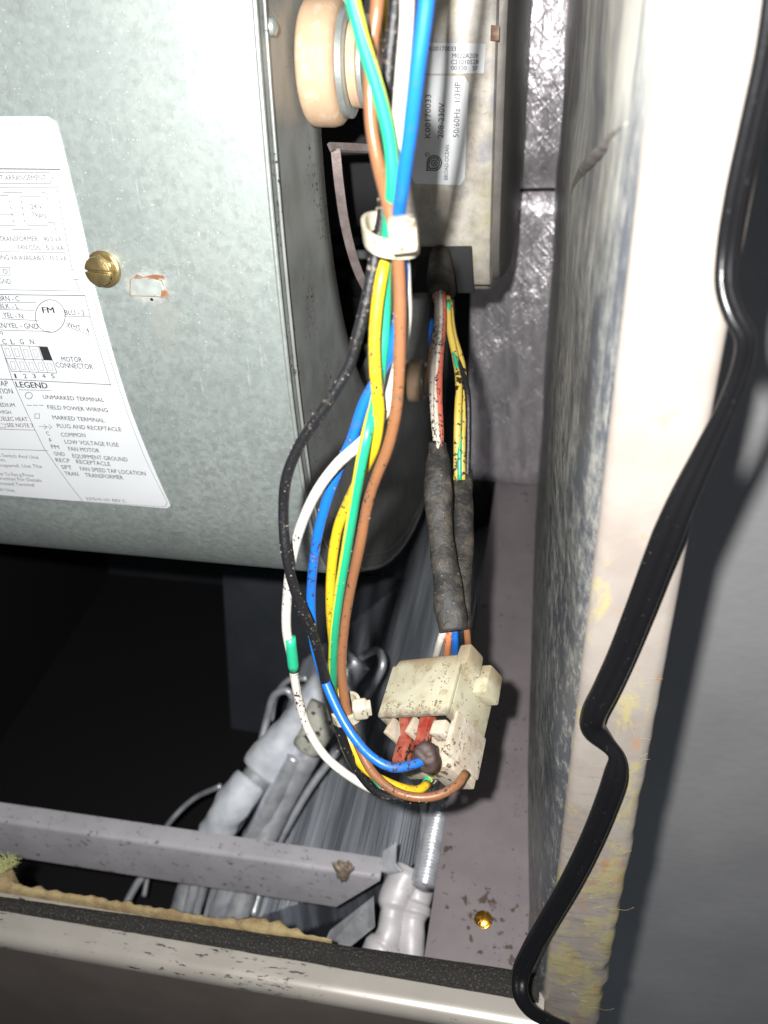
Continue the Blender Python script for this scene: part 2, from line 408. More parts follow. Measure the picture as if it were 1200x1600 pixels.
# text as flat mesh: returns verts (2D) and faces, normalised to height 1 cap
_fc = {}
def textmesh(s):
    if s in _fc: return _fc[s]
    cu = bpy.data.curves.new('tmp', 'FONT'); cu.body = s; cu.resolution_u = 2
    o = bpy.data.objects.new('tmp', cu); COL.objects.link(o)
    dg = bpy.context.evaluated_depsgraph_get(); me = bpy.data.meshes.new_from_object(o.evaluated_get(dg))
    bm = bmesh.new(); bm.from_mesh(me); bmesh.ops.triangulate(bm, faces=bm.faces)
    vs = [(v.co.x, v.co.y) for v in bm.verts]; bm.verts.index_update(); fs = [tuple(v.index for v in f.verts) for f in bm.faces]
    bm.free(); bpy.data.objects.remove(o); bpy.data.curves.remove(cu); bpy.data.meshes.remove(me)
    x0 = min(v[0] for v in vs); x1 = max(v[0] for v in vs)
    vs = [((v[0] - x0) / (x1 - x0), v[1] / .7) for v in vs]
    _fc[s] = (vs, fs); return _fc[s]

# ================================================================ SETTING
ZF = -.356      # ledge level under the lens
o = MB().box((.034, .44, -1.2), (1.1, .48, 1.35)).obj('wall', M['wall']); props(o, kind='structure', label='grey painted room wall to the right of the cabinet')
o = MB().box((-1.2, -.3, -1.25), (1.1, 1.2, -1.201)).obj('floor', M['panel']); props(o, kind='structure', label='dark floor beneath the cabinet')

cab = thing('air_handler_cabinet', (-.17, .38, .22), 'open steel air handler cabinet, its inside lined with quilted foil', 'cabinet')
def zz(z): return .80 + z
YB = .60
# back wall, lined with two foil sheets that meet in a dark seam
MB().box((-.42, YB + .012, .23), (.03, YB + .018, 1.12)).obj('back_panel', M['panel'], cab)
YF = .505; XF = -.050; zs = PY(850, 302, YF).z
def sheet(x0, x1, z0, z1, y, amp, nx=30, nz=40, roll=.006):
    vs = []; f = []
    for j in range(nz + 1):
        for i in range(nx + 1):
            x = x0 + (x1 - x0) * i / nx; z = z0 + (z1 - z0) * j / nz
            e = min(z - z0, z1 - z); dy = roll * math.exp(-e / .004)
            dy += amp * noise.noise(Vector((x * 45, 3.1, z * 22)))
            vs.append((x, y + dy, z))
    for j in range(nz):
        for i in range(nx):
            a = j * (nx + 1) + i; f.append((a, a + 1, a + nx + 2, a + nx + 1))
    return vs, f
v_, f_ = sheet(XF, .006, zs + .0012, 1.10, YF - .001, .0030); link('foil_lining', v_, f_, M['foil'], cab)
v_, f_ = sheet(XF, .006, zz(ZF) + .001, zs - .0012, YF, .0030); link('foil_lining', v_, f_, M['foil'], cab)
MB().box((XF, YF + .008, .30), (.02, YF + .010, 1.10)).obj('duct_panel', M['void'], cab)
MB().box((XF - .0015, YF + .004, .30), (XF - .0002, YB + .010, 1.10)).obj('duct_side', M['foil'], cab)
# ledge strip along the right-hand side
xl = lambda v: PZ(660, 1500, ZF).x
XL = PZ(662, 1500, ZF).x
MB().box((XL, .150, zz(ZF) - .0015), (.02, YB + .01, zz(ZF))).obj('floor_panel', M['mauve'], cab, bevel=.0004)
MB().box((XL, .150, zz(ZF) - .12), (XL + .0015, YB, zz(ZF) - .002)).obj('floor_skirt', M['mauve'], cab)
MB().box((-.42, .15, .23), (-.415, YB + .01, 1.12)).obj('side_panel', M['void'], cab)  # coloured near-black to stand in for the dark depth of the cabinet
MB().box((-.4148, .15, .225), (XL, YB + .0119, .232)).obj('base_panel', M['void'], cab)  # same near-black in place of shade at the bottom
# right-hand wall: lining with a rolled front edge
vs = []; fs = []; NZ = 130
prof = [(-.0075, .60), (-.006, .50), (-.0035, .42), (-.001, .34), (.001, .28), (.003, .235), (.0050, .205), (.0062, .188), (.0075, .174), (.0092, .165), (.0110, .1605), (.0122, .1590)]
for j in range(NZ + 1):
    z = zz(ZF) - .004 + (1.06 - zz(ZF)) * j / NZ
    zr = z - .80
    lean = .0022 * (-(zr) / .30) - .0005
    for i, (x, y) in enumerate(prof):
        k = noise.noise(Vector((i * .55, z * 26, 0))) * .0016 + noise.noise(Vector((i * 1.3, z * 90, 7))) * .0005
        # a slack fold where two lining sheets meet
        vs.append((x + lean + k * (1 if i < 10 else .2), y, z))
n = len(prof)
for j in range(NZ):
    for i in range(n - 1):
        a = j * n + i; fs.append((a, a + 1, a + n + 1, a + n))
link('side_lining', vs, fs, M['foilside'], cab)
# flange at the front of the right-hand wall, lower edge ragged with fibre
def fl_in(z): return .0118 + .0022 * (-(z - .80) / .30) - .0005
vs = []; fs = []
pr = [(0, .30), (0, .1606), (.0002, .1590), (.0009, .1579), (.0022, .1573), (.0055, .1571), (.0125, .1571), (.0162, .1573), (.0178, .1579), (.0186, .1591), (.0188, .1610), (.0188, .30)]
for j in range(161):
    z = .40 + .67 * j / 160
    low = max(0, min(1, (.66 - z) / .14))
    rg = low * (noise.noise(Vector((z * 130, 0, 4))) * .0014 + noise.noise(Vector((z * 420, 0, 9))) * .0008)
    grow = .0018 * max(0, min(1, (.80 - z) / .3))
    for i, (x, y) in enumerate(pr):
        g = (x / .0188) * grow
        vs.append((fl_in(z) + x + g + (rg if i >= 8 else 0), y + low * .0003 * noise.noise(Vector((i * 2.2, z * 240, 1))), z))
n = len(pr)
for j in range(160):
    for i in range(n - 1):
        a = j * n + i; fs.append((a, a + n, a + n + 1, a + 1))
flg = link('front_flange', vs, fs, M['flange'], cab)
# loose glass fibres along the lower outer edge
mb = MB()
for k in range(9):
    z = .47 + .20 * random.random() ** 1.6
    low = max(0, min(1, (.72 - z) / .12))
    x = fl_in(z) + .0188 + .0018 * max(0, min(1, (.80 - z) / .3)) - .001
    a = Vector((x - .0004, .1615 + .003 * random.random(), z)); L = (.0003 + .0005 * random.random()) * (.5 + low)
    d = Vector((.7 + .4 * random.random(), random.uniform(-.5, .3), random.uniform(-.9, .9))).normalized()
    b = a + d * L * .5 + Vector((0, 0, random.uniform(-1, 1) * .0008)); c = b + Vector((d.x * .4, d.y, d.z + random.uniform(-.8, .8))) * L * .6
    tube(mb, [a, b, c], .00003, n=4, step=.0008)
for k in range(50):                                  # fibres matted on the flange face
    z = .47 + .17 * random.random() ** 1.3; x = fl_in(z) + .004 + .016 * random.random()
    a = Vector((x, .1566, z)); ang = random.uniform(-.7, .7) + (math.pi if random.random() < .5 else 0); L = .002 + .004 * random.random()
    b = a + Vector((math.cos(ang), 0, math.sin(ang))) * L * .5 + Vector((0, -.0003, 0)); c = b + Vector((math.cos(ang + .6), 0, math.sin(ang + .6))) * L * .5
    tube(mb, [a, b, c], .000028, n=4, step=.0014)
o = link('loose_fibre', mb.v, mb.f, M['fibre'], cab, mb.uv); o['kind'] = 'stuff'
# seam strip where lining sheets overlap
def LP(u, v, off=.0):      # point on the side lining
    r = ray(u, v); best = None
    for (ax, ay), (bx, by) in zip(prof, prof[1:]):
        ln_ = -.0005
        for _ in range(3):
            ex, ey = bx - ax, by - ay; den = r.x * ey - r.y * ex
            if abs(den) < 1e-9: break
            d = ((ax + ln_) * ey - ay * ex) / den; s_ = ((ax + ln_) * r.y - ay * r.x) / den
            ln_ = .0022 * (-(r.z * d) / .30) - .0005
        if abs(den) > 1e-9 and -.02 <= s_ <= 1.02 and d > 0 and (best is None or d < best): best = d
    return ORG + r * (best or .2) + Vector((-off, 0, 0))
p = [LP(982, 192), LP(966, 206), LP(948, 226), LP(930, 246), LP(912, 268), LP(899, 292), LP(893, 310)]
tubeobj('lining_seam', p, lambda s: .0002 + .0013 * math.sin(math.pi * (.12 + .8 * s)), M['arm0'], cab, n=14, flat=.5, rough=.0002)

# front sill with gasket and insulation
ZS = -.333
sl = []; pr = [(.1652, ZS - .012), (.1652, ZS), (.1520, ZS), (.1494, ZS - .0005), (.1474, ZS - .0020), (.1466, ZS - .0045), (.1470, ZS - .0075)]
vs = []; fs = []
for j in range(81):
    x = -.30 + (.0145 + .30) * j / 80
    for (y, z) in pr: vs.append((x, y, zz(z)))
n = len(pr)
for j in range(80):
    for i in range(n - 1): a = j * n + i; fs.append((a, a + n, a + n + 1, a + 1))
autosmooth(link('front_sill', vs, fs, M['sill'], cab), 60)
MB().hexa([Vector(p) for p in ((-.30, .1640, zz(ZS) - .16), (.0145, .1640, zz(ZS) - .16), (.0145, .1660, zz(ZS) - .16), (-.30, .1660, zz(ZS) - .16), (-.30, .1476, zz(ZS) - .0066), (.0145, .1476, zz(ZS) - .0066), (.0145, .1496, zz(ZS) - .0066), (-.30, .1496, zz(ZS) - .0066))]).obj('sill_face', M['sillshade'], cab)  # leans inward and is coloured dark in place of shade below the lip
vs = []; fs = []
def lp(x): return .0009 * noise.noise(Vector((x * 60, 1, 2))) + .0004 * noise.noise(Vector((x * 300, 1, 2)))
for j in range(241):
    x = -.30 + (.0125 + .30) * j / 240; e = lp(x); wd = .0042 + .0048 * max(0, (x + .20) / .21)
    y0 = .1578 - .0006 * max(0, (x + .10) / .11) + .3 * e
    pts = [(y0 - .0004, 0.0001), (y0, .0022), (y0 + .001, .0030 + .4 * e), (y0 + wd - .001, .0030 - .4 * e), (y0 + wd, .0022), (y0 + wd, 0.0001)]
    for (y, z) in pts: vs.append((x, y, zz(ZS) + z))
n = 6
for j in range(240):
    for i in range(n - 1): a = j * n + i; fs.append((a, a + n, a + n + 1, a + 1))
link('foam_gasket', vs, fs, M['foam'], cab)
vs = []; fs = []
for j in range(321):
    x = -.30 + (.235) * j / 320
    k = .5 + .5 * noise.noise(Vector((x * 38, 5, 1)))
    amt = (.0008 + .0050 * k * k * 1.6 + .0020 * noise.noise(Vector((x * 260, 2, 2)))) * min(1, (-.068 - x) / .02 + .3)
    amt += .006 * math.exp(-((x - PZ(-6, 1402, ZS).x) / .006) ** 2)
    amt = max(.0004, amt)
    for (y, z) in [(.1646, .0002), (.1650, .0034), (.1650 + amt * .6, .0040 + .0006 * k), (.1650 + amt, .0028), (.1650 + amt, -.012)]:
        vs.append((x, y, zz(ZS) + z))
n = 5
for j in range(320):
    for i in range(n - 1): a = j * n + i; fs.append((a, a + n, a + n + 1, a + 1))
link('insulation_edge', vs, fs, M['fibretan'], cab)
XT = PZ(-14, 1402, ZS).x
mb = MB()
for k in range(420):
    x = XT + random.gauss(0, .0016); a = Vector((x, .168 + random.uniform(0, .010), zz(ZS) + .002))
    d = Vector((random.uniform(-1, 1), random.uniform(-.2, 1.2), random.uniform(0, 1))).normalized() * .0018
    tube(mb, [a, a + d, a + d * 1.5 + Vector((random.uniform(-.002, .002), 0, random.uniform(-.002, .002)))], .00006, n=4, step=.002)
mt = plain('green_fibre', (.44, .45, .20), .9)
o = link('fibre_tuft', mb.v, mb.f, mt, cab, mb.uv); o['kind'] = 'stuff'

def hexscrew(parent, c, ax, R, mat, slot_dir, slotw=.16, wash=1.0, tilt=None):
    ax = ax.normalized(); sd = (slot_dir - ax * slot_dir.dot(ax)).normalized(); td = ax.cross(sd)
    mb = MB(); lathe(mb, c, ax, [(0, R * wash), (R * .14, R * wash * .99), (R * .20, R * wash * .92), (R * .22, R * .8)], 32, sd)
    s = mb.obj('screw', mat, parent)
    mb = MB(); hx = [(math.cos(math.radians(60 * k + 30)) * R * .86, math.sin(math.radians(60 * k + 30)) * R * .86) for k in range(6)]
    def ring(poly, h0, h1, sc=1.0):
        m = len(poly); v = [c + sd * x + td * y + ax * h0 for x, y in poly] + [c + sd * x * sc + td * y * sc + ax * h1 for x, y in poly]
        mb.add(v, [tuple(range(m))[::-1], tuple(range(m, 2 * m))] + [(i, (i + 1) % m, m + (i + 1) % m, m + i) for i in range(m)])
    ring(hx, R * .2, R * .52)
    # two halves either side of the slot
    g = R * slotw * .5; N = 18
    for sg in (1, -1):
        poly = []
        for k in range(N + 1):
            a = math.pi * k / N; x = math.cos(a) * R * .80; y = math.sin(a) * R * .80
            poly.append((x, sg * max(g, y)))
        if sg < 0: poly = poly[::-1]
        ring(poly, R * .52, R * .72, .97)
    h = mb.obj('screw_head', mat, s, bevel=R * .03, seg=1)
    return s
c = PZ(755, 1438, ZF)
hexscrew(cab, c, Vector((-.12, -.25, 1)), .0040, M['brass'], rm(Vector((.25, 0, 1))), .22, .95)

# ================================================================ BLOWER HOUSING
XS = -.075
YZ = [(.36, .20), (.30, .135), (.258, .06), (.238, .005), (.231, -.028), (.2245, -.09), (.2240, -.15), (.230, -.190), (.245, -.2165), (.262, -.2295), (.299, -.2600), (.345, -.2940), (.408, -.327), (.47, -.345), (.525, -.350), (.562, -.335), (.583, -.29), (.590, -.20), (.590, -.08), (.585, .05), (.56, .14), (.50, .20)]
PR = spline([Vector((0, y, z)) for y, z in YZ], .004)
TL = [0.0]
for a, b in zip(PR, PR[1:]): TL.append(TL[-1] + (b - a).length)
def wpos(x, t, off=0.0):
    i = 0
    lo_, hi_ = 0, len(TL) - 2
    while lo_ < hi_:
        m_ = (lo_ + hi_ + 1) // 2
        if TL[m_] <= t: lo_ = m_
        else: hi_ = m_ - 1
    i = lo_; s = (t - TL[i]) / (TL[i + 1] - TL[i]); p = PR[i].lerp(PR[i + 1], s)
    def nn(j):
        j = max(1, min(len(PR) - 2, j)); d = (PR[j + 1] - PR[j - 1]).normalized(); return Vector((0, d.z, -d.y))
    nrm = nn(i).lerp(nn(i + 1), s).normalized()
    return Vector((x, p.y, p.z)) + nrm * off + Vector((0, 0, .80))
def whit(u, v):
    r = ray(u, v); best = None
    for i in range(len(PR) - 1):
        a, b = PR[i], PR[i + 1]; ey, ez = b.y - a.y, b.z - a.z
        den = r.y * ez - r.z * ey
        if abs(den) < 1e-9: continue
        d = (a.y * ez - a.z * ey) / den
        s = (a.y * r.z - a.z * r.y) / den
        if -.001 <= s <= 1.001 and d > 0 and (best is None or d < best[0]): best = (d, r.x * d, TL[i] + s * (TL[i + 1] - TL[i]))
    return best[1], best[2]
nm = wpos(0, TL[60], 1) - wpos(0, TL[60], 0)
SGN = 1 if nm.y < 0 else -1
_w = wpos
def wpos(x, t, off=0.0): return _w(x, t, off * SGN)

hs = thing('blower_housing', (-.20, .42, .45), 'round galvanised blower housing with a white wiring label on its curved front', 'blower housing')
sx, st = whit(232, 448); sx2, st2 = whit(250, 478); sx3, st3 = whit(243, 437); sx4, st4 = whit(216, 436); sx5, st5 = whit(250, 459)
M['galv'] = galv('galvanised_wrap', stains=[
    (sx, st, .0075, .0052, (.80, .84, .78), .85, 260),
    (sx2, st2 + .004, .006, .008, (.56, .56, .50), .32, 160),
    (sx3, st3 - .0008, .0040, .0009, (.42, .15, .05), .9, 700), (sx4, st4, .0015, .0014, (.38, .15, .06), .9, 700), (sx5, st5, .0042, .0012, (.52, .19, .06), .9, 650)])
vs = []; fs = []; uv = []; XW = -.345; NX = 24
for i, p in enumerate(PR):
    for k in range(NX + 1):
        x = XW + (XS - XW) * k / NX; vs.append(_w(x, TL[i], 0)); uv.append((x, TL[i]))
for i in range(len(PR) - 1):
    for k in range(NX): a = i * (NX + 1) + k; fs.append((a, a + 1, a + NX + 2, a + NX + 1))
link('wrap_sheet', vs, fs, M['galv'], hs, uv)
# side plates with round inlet
CY, CZ, CR = .42, .80 - .08, .142
def side(x, xin, name):
    outer = [Vector((x, p.y, p.z + .80)) for p in PR]
    vs = []; fs = []; n = len(outer)
    for k, p in enumerate(outer):
        a = math.atan2(p.z - CZ, p.y - CY)
        d = Vector((0, math.cos(a), math.sin(a)))
        c = Vector((x, CY, CZ))
        ins = p - d * .0002
        vs += [p, p + (c + d * CR - p) * .5, c + d * (CR + .006), c + d * (CR + .001) + Vector((xin * .0015, 0, 0)), c + d * (CR - .003) + Vector((-xin * .006, 0, 0)), c + d * (CR - .004) + Vector((-xin * .022, 0, 0))]
    for k in range(n - 1):
        for j in range(5): a = k * 6 + j; fs.append((a, a + 1, a + 7, a + 6))
    link(name, vs, fs, M['plate'], hs)
side(XS - .0005, 1, 'side_plate'); side(XW + .0005, -1, 'side_plate')
# rolled seam along the rim, and a pressed line on the plate
mb = MB(); P = [_w(XS - .0002, TL[i], .0002 * SGN) for i in range(0, len(PR))]
tube(mb, P, .0007, n=10, raw=True); link('rim_seam', mb.v, mb.f, M['zinc'], hs, mb.uv)
mb = MB(); P = [_w(XS + .0002, TL[i], -.0062 * SGN) for i in range(0, len(PR))]
tube(mb, P, .0005, n=6, raw=True); link('pressed_rib', mb.v, mb.f, M['plate'], hs, mb.uv)
# hex screw near the label
x, t = whit(163, 420); nrm = (wpos(x, t, .01) - wpos(x, t, 0)).normalized()
tq = rm(Vector((1, 0, -.02)))
hexscrew(hs, wpos(x, t, .0), (nrm + Vector((-.10, 0, .10))).normalized(), .0052, M['gold'], tq, .13, 1.0)
# knockout slot
def wstrip(mb, pix, wd, off):
    P = [whit(*q) for q in pix]; P = [Vector((a, b, 0)) for a, b in P]
    for a, b in zip(P, P[1:]):
        d = (b - a).normalized(); nn_ = Vector((-d.y, d.x, 0)) * wd * .5
        a2 = a - d * wd * .3; b2 = b + d * wd * .3; m = max(1, int((b - a).length / .006))
        for k in range(m):
            s0 = a2.lerp(b2, k / m); s1 = a2.lerp(b2, (k + 1) / m)
            q = [s0 + nn_, s0 - nn_, s1 - nn_, s1 + nn_]
            mb.add([wpos(p.x, p.y, off) for p in q], [(0, 1, 2, 3)])
    return mb
mb = MB(); wstrip(mb, [(203, 462), (204, 437), (210, 433), (236, 434), (252, 438), (256, 446)], .0003, .00012)
wstrip(mb, [(203, 462), (240, 463), (260, 465)], .0002, .00012)
mb.obj('knockout_groove', M['rustbrown'], hs)
q = [whit(*p) for p in ((206, 459), (206, 438), (212, 435), (236, 436), (250, 440), (253, 448), (251, 461))]
m = len(q); mb = MB(); mb.add([wpos(a, b, .0001) for a, b in q] + [wpos(a + .0002, b + .0002, .0005) for a, b in q], [tuple(range(m, 2 * m))] + [(i, (i + 1) % m, m + (i + 1) % m, m + i) for i in range(m)])
M['tab'] = plain('tab_zinc', (.60, .66, .62), .5, .5, (.46, .50, .48), 300, spots=.05, spotcol=(.35, .14, .05), spotsc=330)
mb.obj('knockout_tab', M['tab'], hs, smooth=False)
x, t = whit(237, 468); mb = MB(); lathe(mb, wpos(x, t, 0), nrm, [(0, .0005), (.0001, .0004)], 10); mb.obj('pin_hole', M['void'], hs)
# second little stud high on the side plate near the rim
lathe(mb := MB(), PX(422, 42, XS) , Vector((1, 0, 0)), [(0, .0022), (.0012, .0020), (.0018, .001)], 14); mb.obj('rivet', M['zinc'], hs)

# ---- wiring label
OFF = .0003
tlx, tlt = whit(92, 186)
lc = [(88, 182), (100, 228), (128, 345), (136, 380), (150, 450), (180, 560), (205, 640), (240, 728), (270, 794)]
H = [whit(*p) for p in lc]
def lab_right(t):
    for (x0, t0), (x1, t1) in zip(H, H[1:]):
        if t0 <= t <= t1: return x0 + (x1 - x0) * (t - t0) / (t1 - t0)
    return H[-1][0] if t > H[-1][1] else H[0][0]
t0, t1 = H[0][1], H[-1][1]; vs = []; fs = []; rc = .0022; NJ = 100; NI = 14; xL = -.26
# bottom edge leans: measured at the frame edge
for j in range(NJ + 1):
    t = t0 + (t1 - t0) * j / NJ
    cut = 0
    e = min(t - t0, t1 - t)
    if e < rc: cut = rc - math.sqrt(max(0, rc * rc - (rc - e) ** 2))
    xr = lab_right(t) - cut
    for i in range(NI + 1): vs.append(wpos(xL + (xr - xL) * i / NI, t, OFF))
for j in range(NJ):
    for i in range(NI): a = j * (NI + 1) + i; fs.append((a, a + 1, a + NI + 2, a + NI + 1))
lb = link('wiring_label', vs, fs, M['labelpaper'], hs)
INK = MB(); OI = OFF + .00012
INKP = MB()
def ln(pix, wd=.9, mb=None): wstrip(INK if mb is None else mb, pix, wd * .00018, OI)
def tx(s, p0, p1, h, mb=None, bold=0):
    """text from pixel p0 (baseline left) to p1 (baseline right), cap height h pixels"""
    a = Vector((*whit(*p0), 0)); b = Vector((*whit(*p1), 0)); d = b - a
    up_ = Vector((*whit(p0[0], p0[1] - h), 0)) - a; hh = abs(up_.y) 
    vs, fs = textmesh(s); upv = Vector((up_.x * .0 + (-d.y) * -0.0, -hh, 0))
    for dx in ((0, bold) if bold else (0,)):
        (mb or INK).add([wpos(*((a + d * x + upv * y + Vector((dx, 0, 0))).xy), OI) for x, y in vs], fs)
def circ(cx, cy, rx, ry, wd=.8, n=36, a0=0, a1=360, mb=None):
    ln([(cx + rx * math.cos(math.radians(a0 + (a1 - a0) * k / n)), cy + ry * math.sin(math.radians(a0 + (a1 - a0) * k / n))) for k in range(n + 1)], wd, mb)
# frame lines
ln([(-40, 193), (72, 193)], .7, INKP); ln([(-40, 263), (95, 264)], 1.5); ln([(-40, 269), (78, 269), (84, 276), (80, 286), (-40, 286)], .9, INKP)
ln([(-40, 292), (90, 292), (114, 421), (109, 421), (120, 421)], .9, INKP); ln([(115, 436), (124, 436), (119, 436), (125, 454), (-40, 451)], .9, INKP)
ln([(-40, 459), (134, 461)], 1.2); ln([(134, 461), (142, 495), (155, 540), (174, 601)], .9, INKP)
tx('T ARRANGEMENT', (2, 281), (74, 281), 8, INKP)
for a in ([(6, 300), (36, 300)], [(-20, 305), (14, 305)], [(32, 306), (66, 306)], [(-20, 334), (22, 334)], [(0, 352), (26, 352)], [(43, 352), (76, 352)], [(20, 358), (50, 358)], [(66, 300), (74, 301), (76, 313)], [(76, 347), (86, 347), (88, 359)]): ln(a, .9, INKP)
for k in range(4): ln([(16 + k * 1.8, 313 + k * 10), (17 + k * 1.8, 316 + k * 10)], 1.4, INKP); ln([(34 + k * 1.8, 313 + k * 10), (35 + k * 1.8, 316 + k * 10)], 1.4, INKP)
tx('24 V', (50, 326), (68, 326), 8, INKP); tx('TRAN', (52, 339), (74, 341), 8, INKP)
tx('TRANSFORMER', (1, 376), (61, 376), 7.5, INKP); tx('40.0 VA', (70, 376), (98, 377), 7.5, INKP)
tx('FAN COIL', (30, 389), (66, 390), 7.5, INKP); tx('5.0 VA', (74, 390), (102, 391), 7.5, INKP)
ln([(-40, 392), (104, 394)], .8, INKP); tx('NING VA AVAILABLE', (-4, 405), (72, 406), 7.5, INKP); tx('35.0 VA', (79, 406), (106, 407), 7.5, INKP)
ln([(-20, 417), (16, 417), (17, 429), (-20, 429)], .8, INKP); tx('1 O', (0, 427), (14, 427), 8, INKP); tx('GND', (1, 442), (19, 443), 8, INKP)
ln([(-30, 471), (57, 472)], .8); tx('BRN - C', (0, 469), (32, 470), 8)
ln([(-30, 482), (55, 484)], .8); tx('BLK - L', (1, 481), (31, 482), 8)
ln([(4, 497), (60, 500)], .8); tx('YEL - N', (7, 495), (38, 497), 8)
ln([(2, 513), (4, 515), (80, 517)], .8); tx('RN/YEL - GND', (-2, 511), (62, 513), 8); tx('h', (1, 521), (6, 522), 8)
circ(79.5, 493, 23.3, 25.5, 1.0); tx('FM', (68, 488), (86, 488), 9, bold=.00014)
tx('BLU - 2', (103, 491), (134, 492), 8); ln([(101, 493), (142, 494)], .8)
ln([(102, 508), (143, 523)], .8)
tx('WHT - 4', (106, 509), (141, 520), 8)
for ch, xx in zip('CLGN', (6, 19, 33, 49)): tx(ch, (xx, 537), (xx + 6, 537), 8)
ln([(3, 538), (75, 541), (83, 562), (90, 582), (19, 579), (10, 559), (3, 538), (-40, 536)], .9); ln([(10, 559), (83, 562)], .9)
for k in range(1, 5):
    ln([(3 + k * 14.4, 538.6 + k * .6), (10 + k * 14.4, 559.6 + k * .6), (19 + k * 14.3, 579 + k * .6)], .8)
for k in range(5):
    for r in range(2):
        if r == 0 and k == 4: continue
        ax_, ay = 8.5 + k * 14.4 + r * 8.5, 543.5 + r * 20.5 + k * .6
        ln([(ax_, ay), (ax_ + 6, ay), (ax_ + 9.5, ay + 12), (ax_ + 3.5, ay + 12), (ax_, ay)], .6, INKP)
q = [whit(*p) for p in ((62, 541), (75, 541.5), (83, 562), (69, 561))]
INK.add([wpos(a, b, OI) for a, b in q], [(0, 1, 2, 3)])
for ch, xx in zip('12345', (25, 39, 53, 68, 82)): tx(ch, (xx, 590), (xx + (2.5 if ch == '1' else 5), 590), 7)
tx('MOTOR', (98, 564), (130, 565), 8); tx('CONNECTOR', (89, 573), (147, 576), 8)
ln([(-40, 590), (20, 592), (174, 600)], 1.1); ln([(3, 538), (20, 592), (70, 700), (130, 782)], .9)
tx('LEGEND', (27, 604), (76, 606), 9, bold=.00012); ln([(30, 608), (80, 609)], .8)
circ(46, 617, 5.5, 5.2, 1.0, 20)
for k in range(3): ln([(43 + k * 9.5, 632), (50 + k * 9.5, 632.5)], 1.0)
circ(59, 649, 5, 5, .8, 4, 45, 405)
ln([(62, 665), (78, 666)], .8); ln([(69, 662), (74, 666), (70, 669)], .8); ln([(77, 662), (82, 666), (78, 669)], .8)
rows = [('UNMARKED TERMINAL', 69, 622, 164, 627), ('FIELD POWER WIRING', 76, 638, 170, 643), ('MARKED TERMINAL', 84, 654, 165, 659), ('PLUG AND RECEPTACLE', 91, 667, 191, 673), ('COMMON', 97, 681, 135, 682), ('LOW VOLTAGE FUSE', 103, 692, 187, 697), ('FAN MOTOR', 109, 703, 157, 706), ('EQUIPMENT GROUND', 115, 714, 201, 720), ('RECEPTACLE', 121, 723, 174, 727), ('FAN SPEED TAP LOCATION', 127, 734, 229, 742), ('TRANSFORMER', 135, 744, 194, 748)]
for s, a, b, c_, d_ in rows: tx(s, (a, b), (c_, d_), 6.2)
for s, a, b, c_ in (('C', 74, 680, 79), ('F', 79, 691, 83), ('FM', 82, 701, 94), ('GND', 86, 712, 103), ('RECP', 89, 722, 111), ('SPT', 98, 733, 114), ('TRAN', 103, 743, 124)): tx(s, (a, b - 1.5), (c_, b - .5), 6)
tx('337519-101 REV C', (136, 780), (198, 784), 4.5, INKP)
# left-hand column
for s, a, b, c_, d_, h in (('TAP', -4, 602, 15, 602, 8), ('ATION', -6, 614, 22, 614, 8), ('OW', -6, 623, 6, 623, 6), ('MEDIUM', -4, 634, 25, 635, 6), ('HIGH', 2, 645, 19, 646, 5.5), ('ELEC HEAT', 7, 656, 45, 657, 6), ('SEE NOTE 7', 13, 666, 54, 667, 6)): tx(s, (a, b), (c_, d_), h)
ln([(-2, 650), (4, 651), (4, 656), (-2, 656)], .7); ln([(0, 661), (10, 661.5), (10, 667), (0, 667)], .7)
ln([(-40, 668), (56, 671)], .9); ln([(-40, 699), (76, 703)], 1.0)
for s, a, b, c_, d_ in (('ent Switch And Unit', -8, 712, 62, 716), ('tes.', 0, 719, 11, 720), ('Prepared. Use The', -2, 728, 67, 730), ('ower To Fan g Prove', -8, 741, 54, 744), ('struction For Details', -4, 748, 67, 752), ('Crossed Terminal', -3, 756, 55, 759), ('ot Unit.', 0, 765, 26, 768)): tx(s, (a, b), (c_, d_), 5, INKP)
# outer border with rounded corner
ln([(92, 200), (102, 250), (130, 370), (141, 438), (160, 516), (176, 570), (200, 645), (228, 716), (258, 776), (262, 784), (259, 790), (250, 790), (130, 782), (-40, 775)], .7, INKP)
INK.obj('lettering', M['ink'], lb, smooth=False)['kind'] = 'stuff'; INKP.obj('fine_lettering', M['inkgrey'], lb, smooth=False)['kind'] = 'stuff'
# water stain on the label's lower left
mb = MB(); random.seed(3)
M['stain'] = plain('tea_stain', (.70, .68, .52), .6, 0, (.66, .66, .60), 180)

# blower wheel inside the inlet
wh = bpy.data.objects.new('blower_wheel', None); COL.objects.link(wh); wh.parent = hs
mb = MB()
for k in range(44):
    a = 2 * math.pi * k / 44; c = Vector((0, math.cos(a), math.sin(a))); tdir = Vector((0, -math.sin(a), math.cos(a)))
    p0 = Vector((0, CY, CZ)) + c * .112; p1 = Vector((0, CY, CZ)) + c * .128 + tdir * .006
    v = []
    for x in (-.32, -.10):
        v += [p0 + Vector((x, 0, 0)), p1 + Vector((x, 0, 0)), p1 + tdir * .0008 + Vector((x, 0, 0)), p0 + tdir * .0008 + Vector((x, 0, 0))]
    mb.hexa(v)
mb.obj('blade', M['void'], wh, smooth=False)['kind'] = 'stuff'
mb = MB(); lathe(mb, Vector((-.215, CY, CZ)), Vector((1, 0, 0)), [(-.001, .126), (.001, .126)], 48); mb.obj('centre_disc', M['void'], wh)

# ================================================================ MOTOR
mo = thing('blower_motor', (-.05, .42, .66), 'dull silver fan motor with two white stickers, held in the blower inlet', 'motor')
